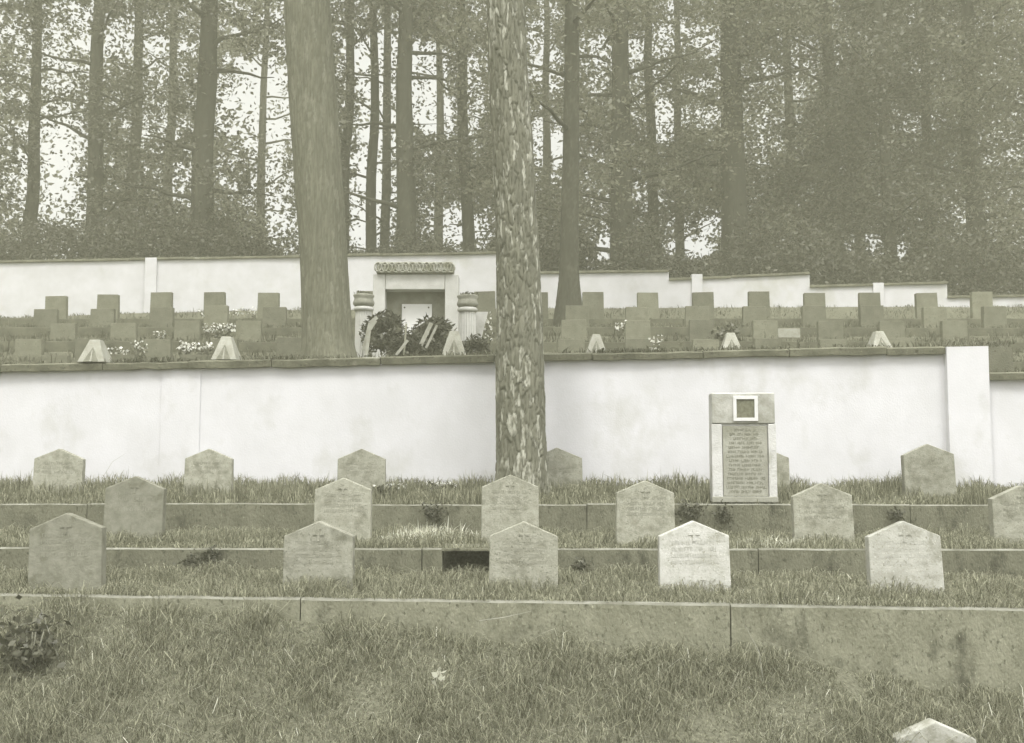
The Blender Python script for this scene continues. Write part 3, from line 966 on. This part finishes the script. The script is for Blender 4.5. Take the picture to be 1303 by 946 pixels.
flowers(204, 425, 21.4, M(14, 21.4), .03, 20, 'tiny white flower clump behind the dark block at left')
flowers(150, 447, 19.6, M(24, 19.6), .03, 24, 'sparse white flowers behind the leftmost pyramid stone')
flowers(268, 396, 24.2, M(30, 24.2), .03, 30, 'white flower strip below the far wall at left')
flowers(310, 396, 25.0, M(34, 25), .03, 30, 'white flower strip at the foot of the far wall')
flowers(790, 413, 22.6, M(14, 22.6), .05, 20, 'white flower clump between two dark blocks on the right side')
flowers(834, 434, 19.0, M(16, 19), .04, 26, 'white flower clump above the lower wall at the large leafy plant')
flowers(622, 412, 18.0, M(10, 18), .04, 26, 'white flowers beside the plated pine trunk')
flowers(495, 618, 11.5, M(44, 11.5), .03, 70, 'low white flowers in the grass at the wall foot', .035)
flowers(560, 616, 11.6, M(40, 11.6), .02, 40, 'sparse white flowers in the grass near the pine', .03)

def leafy(px, py, D, w, h, n, label, m='ivy_leaf', name='leafy_plant', ls=.07, stand=True, cat='plant'):
    c = P(px, py, D)
    root = empty(name, c)
    if stand: root.location.z = ground_z(c.x, D)
    tag(root, label, cat, 'small leafy plants')
    pts = rng.normal(size=(n, 3)) * np.array([w / 3, .06, h / 3]) + np.array([0, 0, h * .5 if stand else 0])
    V, Fq = leaf_quads(pts, ls, ls * .6, rng)
    link('leaves', big_mesh('leaves', V, Fq, m), root)
    mb = MB()
    for k in range(5):
        a = rng.uniform(-w / 3, w / 3)
        mb.tube([(a * .3, .02, 0 if stand else h * .4), (a, 0, h * (.8 if stand else -.3))], .004, 4)
    mb.build('stems', 'wood', root)
leafy(865, 440, 18.6, M(75, 18.6), .42, 500, 'broad leafy plants behind the lower wall coping', 'leaf_bright', ls=.12)
leafy(925, 414, 21.5, M(26, 21.5), .35, 160, 'leafy plant above the pyramid stone on the right side', ls=.12)
leafy(1000, 442, 18.8, M(40, 18.8), .3, 160, 'low leafy plant behind the coping right of the pyramid', 'leaf_bright', ls=.1)
for px, py, L_, w, h, n, s in ((250, 716, K1, .20, .16, 110, 'dark ivy on the middle kerb near the dark left headstone'), (270, 708, K1, .12, .14, 60, 'dark ivy sprig on the middle kerb left'),
                         (738, 720, K1, .14, .12, 60, 'small dark ivy on the middle kerb beside the cross headstone'), (552, 652, K2, .22, .14, 120, 'dark ivy on the upper kerb above the bright tuft'),
                         (877, 650, K2, .26, .14, 130, 'dark ivy hanging on the upper kerb left of the stele'), (921, 655, K2, .13, .16, 90, 'dark rounded ivy on the upper kerb below the stele'),
                         (1140, 655, K2, .14, .12, 60, 'dark ivy on the upper kerb at right')):
    x = P(px, py, L_.y(0)).x
    D = L_.y(x) - .02
    leafy(px, py, D, w * .85, h * .85, n * 3, s, 'bush_leaf', 'ivy', .035, stand=False)
# broad leaf weed at the left end of the nearest kerb
leafy(36, 800, 6.85, .30, .30, 380, 'broad leaved weed at the left end of the nearest kerb', 'ivy_leaf', ls=.055)

# thin bent stalks
def stalk(pts, D, r, label):
    q = [P(x, y, D) for x, y in pts]
    root = empty('dry_stem', q[0])
    tag(root, label, 'stem', 'single dry stems')
    mb = MB().tube([p - q[0] for p in q], [r] * (len(q) - 1) + [r * .4], 5)
    mb.build('stem', 'ribbon', root)
stalk([(75, 838), (66, 815), (52, 775)], 6.9, .0022, 'bent pale dry stem before the left end of the nearest kerb')
stalk([(972, 870), (966, 830), (948, 796)], 6.8, .0022, 'bent pale dry stem before the nearest kerb right of the middle')
stalk([(610, 790), (640, 786), (676, 778)], 6.95, .0022, 'fallen thin branch lying across the face of the nearest kerb')
stalk([(132, 606), (143, 588), (160, 577)], 11.5, .002, 'thin arching stem above the grass before the white wall')
c = P(558, 862, 6.55)
leafy(558, 862, 6.75, .10, .09, 14, 'pale crumpled leaf lying in the near grass', 'grass_pale', 'pale_leaf', .05, stand=False)

# ------------------------------------------------------------------ wreaths, ribbons, leaning slab near the portal
def wreath(px, py, D, rad, tube_r, label, tilt=-20, n=900):
    c = P(px, py, D)
    root = empty('wreath', (c.x, D, c.z))
    root.rotation_euler = (R(tilt), 0, R(rnd.uniform(-12, 12)))
    tag(root, label, 'wreath', 'evergreen wreaths laid before the portal')
    a = rng.uniform(0, 6.283, n); b = rng.uniform(0, 6.283, n); r = tube_r * rng.uniform(.5, 1.25, n)
    pts = np.stack([(rad + r * np.cos(b)) * np.cos(a), r * np.sin(b), (rad + r * np.cos(b)) * np.sin(a)], 1)
    V, Fq = leaf_quads(pts, .11, .035, rng)
    link('foliage', big_mesh('foliage', V, Fq, 'needle'), root)
    MB().tube([(rad * math.cos(t), 0, rad * math.sin(t)) for t in np.linspace(0, 6.283, 25)], tube_r * .55, 8, cap=False).build('ring', 'soil', root)
    return root
wreath(489, 424, 16.3, .20, .13, 'dark evergreen wreath leaning before the left side of the portal')
wreath(550, 431, 16.2, .22, .14, 'largest dark evergreen wreath with two pale ribbons before the portal')
wreath(518, 448, 15.9, .16, .09, 'small dark evergreen wreath lying between the larger wreaths')
wreath(604, 446, 16.2, .14, .09, 'small dark wreath at the foot of the white urn column', n=500)
def ribbon(pts, D, w, label, m='ribbon'):
    q = [P(x, y, D) for x, y in pts]
    root = empty('ribbon', q[-1])
    tag(root, label, 'ribbon', 'pale ribbons and sticks on the wreaths')
    mb = MB()
    for a, b in zip(q, q[1:]):
        d = (b - a); s = Vector((-d.z, 0, d.x)).normalized() * w / 2
        t = Vector((0, .012, 0))
        o = q[-1]
        vs = [a - s - o, b - s - o, b + s - o, a + s - o]
        vs += [v + t for v in vs]
        mb.add(vs, [(0, 1, 2, 3), (7, 6, 5, 4), (0, 4, 5, 1), (1, 5, 6, 2), (2, 6, 7, 3), (3, 7, 4, 0)])
    mb.build('band', m, root)
ribbon([(478, 408), (470, 420), (466, 452)], 15.9, .05, 'pale bent ribbon hanging beside the smooth trunk')
ribbon([(480, 404), (471, 411), (462, 446)], 15.95, .05, 'wide pale ribbon beside the left wreath')
ribbon([(549, 411), (535, 440)], 15.85, .06, 'left pale ribbon across the largest wreath')
ribbon([(556, 414), (542, 443)], 15.85, .035, 'right narrow pale ribbon across the largest wreath')
ribbon([(517, 412), (514, 452)], 15.8, .025, 'upright stick between the wreaths', 'wood')
ribbon([(519, 433), (504, 452)], 15.75, .04, 'slanted short pale ribbon end between the wreaths')
def leaning_slab():
    D = 16.9
    a = [P(606, 397, D), P(621, 397, D), P(607, 452, D), P(597, 452, D)]
    root = empty('leaning_slab', a[3])
    tag(root, 'pale slab leaning behind the white urn column', 'slab')
    o = a[3]
    f = [p - o for p in a]
    bk = [p + Vector((0, .07, 0)) for p in f]
    MB().add(f + bk, [(0, 3, 2, 1), (4, 5, 6, 7), (0, 1, 5, 4), (1, 2, 6, 5), (2, 3, 7, 6), (3, 0, 4, 7)]).build('slab', 'portal_white', root)
leaning_slab()

# ------------------------------------------------------------------ trunks
def trunk_mesh(name, path, m, na=96, dz=.022, cell=(.055, .17), amp=.018, seed=1, flare=None, pale=.3, oval=0.0):
    """path: list of (x, y, z, r). Bark plates from stretched cells, displaced outward; colours per plate in attribute 'plate'."""
    rg = np.random.default_rng(seed)
    path = np.array(path)
    H = path[-1, 2] - path[0, 2]
    nz = int(H / dz)
    zs = np.linspace(path[0, 2], path[-1, 2], nz)
    cx = np.interp(zs, path[:, 2], path[:, 0]); cy = np.interp(zs, path[:, 2], path[:, 1]); rr = np.interp(zs, path[:, 2], path[:, 3])
    k = np.ones(9) / 9
    for arr in (cx, cy, rr):
        pad = np.pad(arr, 4, mode='edge'); arr[:] = np.convolve(pad, k, 'valid')
    th = np.arange(na) * 2 * math.pi / na
    T, Zm = np.meshgrid(th, zs)
    Rm = np.repeat(rr[:, None], na, 1)
    r0 = float(np.mean(rr))
    U = T * r0 / cell[0]                       # cell units around
    nu = max(6, int(round(2 * math.pi * r0 / cell[0])))
    U = T / (2 * math.pi) * nu
    th_n = lambda a, b, q: np.sin(T * a + Zm * b + q)
    U = U + .16 * th_n(3, 4, 1) + .13 * th_n(5, -9, 2) + .10 * th_n(9, 21, .5)
    W = (Zm - zs[0]) / cell[1] + .35 * np.sin(U * 1.3) + .3 * th_n(6, 17, 3) + .2 * th_n(11, -23, 1)
    U = U % nu
    iu, iw = np.floor(U).astype(int), np.floor(W).astype(int)
    nw = int(W.max()) + 4
    ju = rg.uniform(.1, .9, (nu, nw + 4)); jw = rg.uniform(.1, .9, (nu, nw + 4)); val = rg.uniform(0, 1, (nu, nw + 4)); hgt = rg.uniform(.4, 1, (nu, nw + 4))
    d1 = np.full(U.shape, 9.0); d2 = np.full(U.shape, 9.0); vv = np.zeros(U.shape); hh = np.zeros(U.shape)
    for a in (-1, 0, 1):
        for b in (-1, 0, 1):
            cu = (iu + a) % nu; cw = np.clip(iw + b + 1, 0, nw + 3)
            d = np.hypot(U - (iu + a + ju[cu, cw]), W - (iw + b + jw[cu, cw]))
            near = d < d1
            d2 = np.where(near, d1, np.minimum(d2, d))
            vv = np.where(near, val[cu, cw], vv); hh = np.where(near, hgt[cu, cw], hh)
            d1 = np.where(near, d, d1)
    edge = np.clip((d2 - d1) / .22, 0, 1)
    disp = amp * (edge ** .6 * hh)
    if flare is not None:
        f, fh = flare
        lob = 1 + .5 * np.sin(T * 4 + 1.0) + .35 * np.sin(T * 7 + 2.2)
        Rm = Rm + f * np.exp(-(Zm - zs[0]) / fh) * np.maximum(.15, lob)
    Rm = Rm * (1 + oval * np.cos(2 * T)) + disp
    V = np.stack([cx[:, None] + Rm * np.cos(T), cy[:, None] + Rm * np.sin(T), Zm], 2).reshape(-1, 3)
    i = np.arange(nz - 1)[:, None] * na; j = np.arange(na)[None, :]
    jn = (j + 1) % na
    Fq = np.stack([i + j, i + jn, i + na + jn, i + na + j], 2).reshape(-1, 4)
    me = big_mesh(name, V, Fq, m, smooth=True)
    ca = me.color_attributes.new('plate', 'FLOAT_COLOR', 'POINT')
    col = np.zeros((nz * na, 4), np.float32)
    col[:, 0] = np.clip((vv.ravel() - (1 - pale)) / .15, 0, 1) * edge.ravel()
    col[:, 1] = .85 * (1 - edge.ravel()) ** 1.5
    col[:, 3] = 1
    ca.data.foreach_set('color', col.ravel())
    return me

def limb_set(root, base, n, z0, z1, rspread, m, r0, seed, up=.25):
    rs = random.Random(seed)
    ends = []
    mb = MB()
    for i in range(n):
        z = z0 + (z1 - z0) * (i + rs.random() * .6) / n
        a = rs.uniform(0, 6.28)
        L = rspread * rs.uniform(.6, 1.1)
        p0 = Vector((base(z)[0], base(z)[1], z))
        pts = [p0]
        d = Vector((math.cos(a), math.sin(a), up))
        for k in range(1, 6):
            pts.append(p0 + d * L * k / 5 + Vector((rs.uniform(-.1, .1), rs.uniform(-.1, .1), rs.uniform(-.1, .1) - .03 * k * k * .3)) * L * .3)
        mb.tube(pts, [r0 * (1 - .17 * k) for k in range(6)], 6)
        ends.append(pts)
    mb.build('limbs', m, root, smooth=True)
    return ends

def crown_leaves(ends, per, spread, leaf, rg, keepf=None, clump=26):
    C = []
    for pts in ends:
        for _ in range(per):
            t = rg.uniform(.25, 1.1)
            i = min(4, int(t * 5)); q = np.array(pts[i]) * (1 - (t * 5 - i)) + np.array(pts[i + 1]) * (t * 5 - i) if t < 1 else np.array(pts[5])
            C.append(q + rg.normal(size=3) * spread)
    C = np.array(C)
    if keepf is not None: C = C[keepf(C)]
    if not len(C): return None
    P_ = np.repeat(C, clump, 0) + rg.normal(size=(len(C) * clump, 3)) * np.array([.34, .34, .22]) * (spread / .7) ** .5
    if keepf is not None: P_ = P_[keep_leaves(P_, rg)]
    return leaf_quads(P_, leaf, leaf * .55, rg, flat=.3)

# pine with plated bark in front of the lower wall
def near_pine():
    D = 11.42
    yb = 612
    pts = []
    for py, a, b in ((625, 634, 696), (560, 632, 694), (500, 631, 693), (450, 631, 691), (400, 633, 690), (300, 631, 684), (200, 627, 679), (100, 622, 672), (0, 619, 667)):
        q = P((a + b) / 2, py, D)
        pts.append((q.x, D, q.z, M((b - a) / 2, D) - .010))
    zb = ground_z(pts[0][0], D) - .12
    pts[0] = (pts[0][0], D, zb, pts[0][3])
    top = pts[-1]
    for k in range(1, 8):
        pts.append((top[0] - .03 * k, D, top[2] + 1.1 * k, top[3] * (1 - .085 * k)))
    root = empty('pine_tree', (pts[0][0], D, zb))
    tag(root, 'large pine with plated scaly bark standing among the gabled headstones', 'tree')
    inv = Matrix.Translation(-Vector(root.location))
    t = link('trunk', trunk_mesh('trunk', pts, 'bark_plated', na=150, dz=.016, cell=(.030, .15), amp=.022, seed=3, flare=(.075, .17), pale=.34), root)
    t.matrix_parent_inverse = inv
    z0, z1 = pts[9][2] + 1.5, pts[-1][2]
    ends = limb_set(root, lambda z: (top[0] - .03 * (z - top[2]), D), 12, z0, z1, 2.0, 'bark_forest', .05, 5)
    V, Fq = crown_leaves(ends, 5, .35, .16, rng)
    c = link('crown', big_mesh('crown', V, Fq, 'needle'), root)
    for ch in root.children: ch.matrix_parent_inverse = inv
near_pine()

def smooth_tree():
    D = 13.3
    pts = []
    for py, a, b in ((470, 384, 456), (440, 386, 449), (400, 385, 446), (320, 382, 441), (240, 376, 437), (160, 370, 431), (80, 365, 425), (0, 361, 420)):
        q = P((a + b) / 2, py, D)
        pts.append((q.x, D, q.z, M((b - a) / 2, D)))
    zb = ground_z(pts[0][0], D) - .1
    pts.insert(0, (pts[0][0] + .01, D, min(zb, pts[0][2] - .05), pts[0][3] * 1.06))
    top = pts[-1]
    for k in range(1, 8):
        pts.append((top[0] - .04 * k, D, top[2] + 1.1 * k, top[3] * (1 - .085 * k)))
    root = empty('smooth_tree', (pts[0][0], D, pts[0][2]))
    tag(root, 'large smooth grey trunk rising right behind the lower white wall', 'tree')
    inv = Matrix.Translation(-Vector(root.location))
    link('trunk', trunk_mesh('trunk', pts, 'bark_smooth', na=96, dz=.03, cell=(.035, .30), amp=.009, seed=4, pale=.25, flare=(.03, .3)), root)
    z0, z1 = pts[9][2] + 1.6, pts[-1][2]
    ends = limb_set(root, lambda z: (top[0] - .04 * (z - top[2]), D), 12, z0, z1, 2.4, 'bark_forest', .06, 6)
    V, Fq = crown_leaves(ends, 5, .4, .16, rng)
    link('crown', big_mesh('crown', V, Fq, 'leaf'), root)
    for ch in root.children: ch.matrix_parent_inverse = inv
smooth_tree()

# ------------------------------------------------------------------ forest beyond the far wall
GAPS = [(345, 130, 42, 55, .72), (315, 108, 45, 25, .7), (60, 150, 32, 50, .45), (50, 235, 30, 45, .5), (85, 185, 22, 35, .7), (110, 60, 60, 30, .5), (205, 72, 18, 30, .6),
        (200, 160, 40, 16, .6), (92, 260, 22, 25, .7), (490, 85, 40, 45, .85), (475, 180, 18, 70, .85), (497, 230, 10, 60, .7), (545, 110, 25, 55, .75), (555, 150, 22, 25, .8), (575, 288, 30, 24, 1.),
        (470, 268, 26, 50, .85), (462, 305, 30, 14, .9), (600, 120, 14, 50, .6), (365, 295, 24, 26, .75), (350, 235, 22, 40, .6), (610, 300, 14, 16, .8),
        (688, 178, 14, 30, .95), (710, 188, 8, 24, .95), (880, 316, 30, 12, 1.), (910, 288, 22, 14, .85), (770, 316, 12, 16, .95), (845, 155, 22, 28, .8), (812, 95, 24, 26, .65),
        (765, 60, 14, 14, .6), (700, 90, 22, 30, .55), (1040, 72, 36, 24, .6), (1025, 120, 18, 12, .5), (850, 50, 40, 16, .5), (1098, 310, 26, 12, .75), (1146, 320, 5, 12, .95), (1235, 256, 8, 6, .6),
        (690, 60, 16, 30, .5), (755, 110, 12, 14, .6), (800, 60, 14, 10, .6), (900, 60, 16, 14, .6), (880, 110, 16, 12, .6), (830, 245, 7, 8, .7), (985, 90, 14, 10, .5), (1000, 150, 10, 8, .5), (1060, 170, 8, 6, .5), (1180, 150, 8, 6, .6), (935, 200, 8, 8, .5), (970, 205, 7, 7, .5), (700, 230, 7, 10, .5), (745, 230, 8, 14, .4), (900, 150, 18, 10, .4), (40, 300, 24, 10, .4)]
def keep_clumps(C):
    px, py = to_px(C)
    pk = np.ones(len(C))
    for cx, cy, rx, ry, s in GAPS:
        inside = ((px - cx) / (rx + 14)) ** 2 + ((py - cy) / (ry + 12)) ** 2
        pk *= 1 - .72 * s * np.clip(1.6 - inside, 0, 1)
    pk *= np.where((py < -70) | (px < -110) | (px > 1410), .38, 1)
    left = np.clip((640 - px) / 200, 0, 1)
    pk *= np.where(py > 250, 1, 1 - .05 * left)
    return np.random.default_rng(len(C)).uniform(0, 1, len(C)) < pk
def keep_leaves(pts, rg):
    px, py = to_px(pts)
    pk = np.ones(len(pts))
    for cx, cy, rx, ry, s_ in GAPS:
        inside = ((px - cx) / rx) ** 2 + ((py - cy) / ry) ** 2
        pk *= 1 - .86 * s_ * np.clip((1.5 - inside) * 1.4, 0, 1)
    q = pts[:, 1] / 36                        # light openings of hand size all through the left side of the wood
    sp_ = fnoise(pts[:, 0] / q * 5.5, pts[:, 2] / q * 5.5, 1.0, 21)
    left = np.clip((700 - px) / 150, .12, 1) * np.clip((300 - py) / 60, 0, 1)
    pk *= 1 - left * np.clip((sp_ - .56) * 6, 0, .95)
    return rg.uniform(0, 1, len(pts)) < pk
def forest_tree(px, D, wpx, label, lean=0.0, n_limbs=14, seed=0, low=1.0, spread=2.6, H=14, m='leaf', per=5, front=False):
    rs = random.Random(seed)
    zb = ground_z(P(px, 330, D).x, D) - .1
    b = P(px, 320, D)
    r = M(wpx / 2, D)
    pts = []
    for k in range(9):
        t = k / 8
        pts.append((b.x + lean * H * t + rs.uniform(-.07, .07) * (k > 0), D + rs.uniform(-.05, .05), zb + H * t, r * (1.1 - .75 * t)))
    root = empty('forest_tree', (b.x, D, zb))
    tag(root, label, 'tree', 'trees of the forest beyond the far wall')
    link('trunk', trunk_mesh('trunk', pts, 'bark_forest', na=20, dz=.12, cell=(.09, .4), amp=.02, seed=seed, flare=(r * .5, .4)), root)
    pa = np.array(pts)
    base = lambda z: (float(np.interp(z, pa[:, 2], pa[:, 0])), float(np.interp(z, pa[:, 2], pa[:, 1])))
    ends = limb_set(root, base, n_limbs, zb + low, zb + H, spread, 'bark_forest', max(.03, r * .28), seed + 50)
    res = crown_leaves(ends, per, .70, .15 * (D / 34) ** .5, np.random.default_rng(seed), keep_clumps, clump=104)
    if res: link('crown', big_mesh('crown', *res, m), root)
    inv = Matrix.Translation(-Vector(root.location))
    for ch in root.children: ch.matrix_parent_inverse = inv
TREES = [(-55, 33, 24), (38, 34, 16), (120, 31, 20), (166, 37, 15), (212, 43, 14), (256, 29.6, 28), (330, 45, 12), (438, 31.5, 13), (474, 33, 13), (488, 36.5, 12),
         (515, 30, 24), (560, 46, 13), (598, 32, 15), (660, 40, 15), (692, 45, 13), (791, 30, 28), (831, 36, 14), (866, 42, 12), (936, 31, 34), (1008, 38, 14),
         (1062, 33, 20), (1096, 45, 14), (1131, 30.5, 15), (1186, 36, 14), (1240, 32, 24), (1335, 34, 24), (1420, 38, 24), (-150, 38, 24)]
for i, (px, D, w) in enumerate(TREES):
    girth = 'thick' if w >= 22 else 'medium' if w >= 15 else 'slender'
    right = px > 700
    forest_tree(px, D, w, f'{girth} dark forest tree beyond the far wall, {nth(i, len(TREES)) if i < 20 else ORD[len(TREES) - 1 - i] + " from the right" if i < len(TREES) - 1 else "off to the far left"}'
                if i < len(TREES) - 1 else 'dark forest tree at the far left edge of the wood',
                lean=-.035 if px == 598 else rs_l if (rs_l := rnd.uniform(-.012, .012)) else 0, seed=i + 1, n_limbs=22 if right else 17, low=1.2 if right else 1.8,
                spread=3.0 if right else 2.6, H=15 if D < 36 else 18, per=12, m='leaf' if i % 3 else 'leaf_bright')
# the deeper wood behind, one mass
def deep_wood():
    rg = np.random.default_rng(91)
    n = 2600
    C = np.stack([rg.uniform(-34, 36, n), rg.uniform(47, 60, n), CZ + 4.6 + 17 * rg.uniform(0, 1, n) ** 1.1], 1)
    C = C[keep_clumps(C)]
    C = C[(C[:, 0] > -2) & (C[:, 2] < CZ + 19) | (rg.uniform(0, 1, len(C)) < .85)]
    k = 50
    pts = np.repeat(C, k, 0) + rg.normal(size=(len(C) * k, 3)) * np.array([.75, .6, .5])
    pts = pts[keep_leaves(pts, rg)]
    V, Fq = leaf_quads(pts, .32, .19, rg, flat=.2)
    o = link('deep_wood', big_mesh('deep_wood', V, Fq, 'leaf'))
    tag(o, 'deep mass of foliage closing the forest behind the trees', 'wood', kind='stuff')
deep_wood()
# tree inside the far wall, right of the pine
def inner_tree():
    D = 25.0
    pts = []
    for py, a, b in ((402, 704, 744), (385, 708, 740), (350, 711.5, 736.5), (300, 713, 736), (200, 716, 737), (100, 718, 737), (0, 719, 736)):
        q = P((a + b) / 2, py, D)
        pts.append((q.x, D, q.z, M((b - a) / 2, D)))
    top = pts[-1]
    for k in range(1, 5): pts.append((top[0], D, top[2] + 1.2 * k, top[3] * (1 - .15 * k)))
    zb = min(pts[0][2], ground_z(pts[0][0], D)) - .1
    pts.insert(0, (pts[0][0], D, zb, pts[0][3] * 1.03))
    root = empty('inner_tree', (pts[0][0], D, zb))
    tag(root, 'grey trunk with flared foot standing before the far white wall', 'tree')
    link('trunk', trunk_mesh('trunk', pts, 'bark_forest', na=32, dz=.06, cell=(.07, .3), amp=.012, seed=77, pale=.6), root)
    pa = np.array(pts)
    ends = limb_set(root, lambda z: (float(np.interp(z, pa[:, 2], pa[:, 0])), D), 14, zb + 4.0, pts[-1][2], 2.6, 'bark_forest', .06, 99)
    V, Fq = crown_leaves(ends, 6, .6, .16, np.random.default_rng(5), keep_clumps, clump=28)
    link('crown', big_mesh('crown', V, Fq, 'leaf_bright'), root)
    inv = Matrix.Translation(-Vector(root.location))
    for ch in root.children: ch.matrix_parent_inverse = inv
inner_tree()
# undergrowth right behind the far wall
BUSH = [(-20, 300), (45, 296), (105, 292), (165, 288), (225, 290), (285, 288), (335, 305), (410, 300), (455, 312), (510, 305), (560, 316), (640, 300), (700, 295), (750, 300), (820, 305), (860, 322),
        (905, 320), (960, 300), (1015, 305), (1070, 318), (1125, 330), (1180, 320), (1235, 312), (1300, 310)]
for i, (px, ty) in enumerate(BUSH):
    D = rnd.uniform(28.6, 30.5)
    t = P(px, ty, D)
    zb = ground_z(t.x, D)
    h = t.z - zb + .2
    root = empty('bush', (t.x, D, zb))
    tag(root, f'dark leafy bush right behind the far white wall, {nth(i, len(BUSH)) if i < 20 else ORD[len(BUSH) - 1 - i] + " from the right" if i < len(BUSH) - 1 else "rightmost"}', 'bush', 'undergrowth behind the far wall')
    rg = np.random.default_rng(300 + i)
    n = 42
    C = rg.normal(size=(n, 3)) * np.array([.62, .45, h * .26]) + np.array([0, 0, h * .52])
    W = C + np.array([t.x, D, zb])
    C = C[keep_clumps(W) | (rg.uniform(0, 1, n) < .25)]
    pts = np.repeat(C, 62, 0) + rg.normal(size=(len(C) * 62, 3)) * .22
    pts[:, 2] = np.abs(pts[:, 2])
    pts = pts[keep_leaves(pts + np.array([t.x, D, zb]), rg)]
    V, Fq = leaf_quads(pts, .125, .07, rg, flat=.2)
    link('leaves', big_mesh('leaves', V, Fq, 'bush_leaf'), root)
    mb = MB()
    for k in range(6):
        a = rg.uniform(0, 6.28)
        mb.tube([(0, 0, -.05), (.25 * math.cos(a), .2 * math.sin(a), h * .4), (.5 * math.cos(a), .4 * math.sin(a), h * .8)], [.025, .018, .008], 5)
    mb.build('stems', 'bark_forest', root)

# ------------------------------------------------------------------ added volume for the faded tones
FADE_HAZE = 0.007  # density of an olive volume added to lift the blacks into a faded look
if FADE_HAZE:
    hz = MB().box((0, 25, CZ + 11), (130, 95, 27)).build('fade_haze', 'soil')
    m = bpy.data.materials.new('fade_haze')
    m.use_nodes = True
    nt = m.node_tree
    nt.nodes.remove(nt.nodes['Principled BSDF'])
    pv = nt.nodes.new('ShaderNodeVolumePrincipled')
    pv.inputs['Color'].default_value = (.95, .945, .68, 1)
    pv.inputs['Density'].default_value = FADE_HAZE
    nt.links.new(pv.outputs[0], nt.nodes['Material Output'].inputs['Volume'])
    hz.data.materials.clear()
    hz.data.materials.append(m)
    tag(hz, 'thin even volume added over the whole cemetery and forest to lift the dark tones', 'fade_haze', kind='stuff')
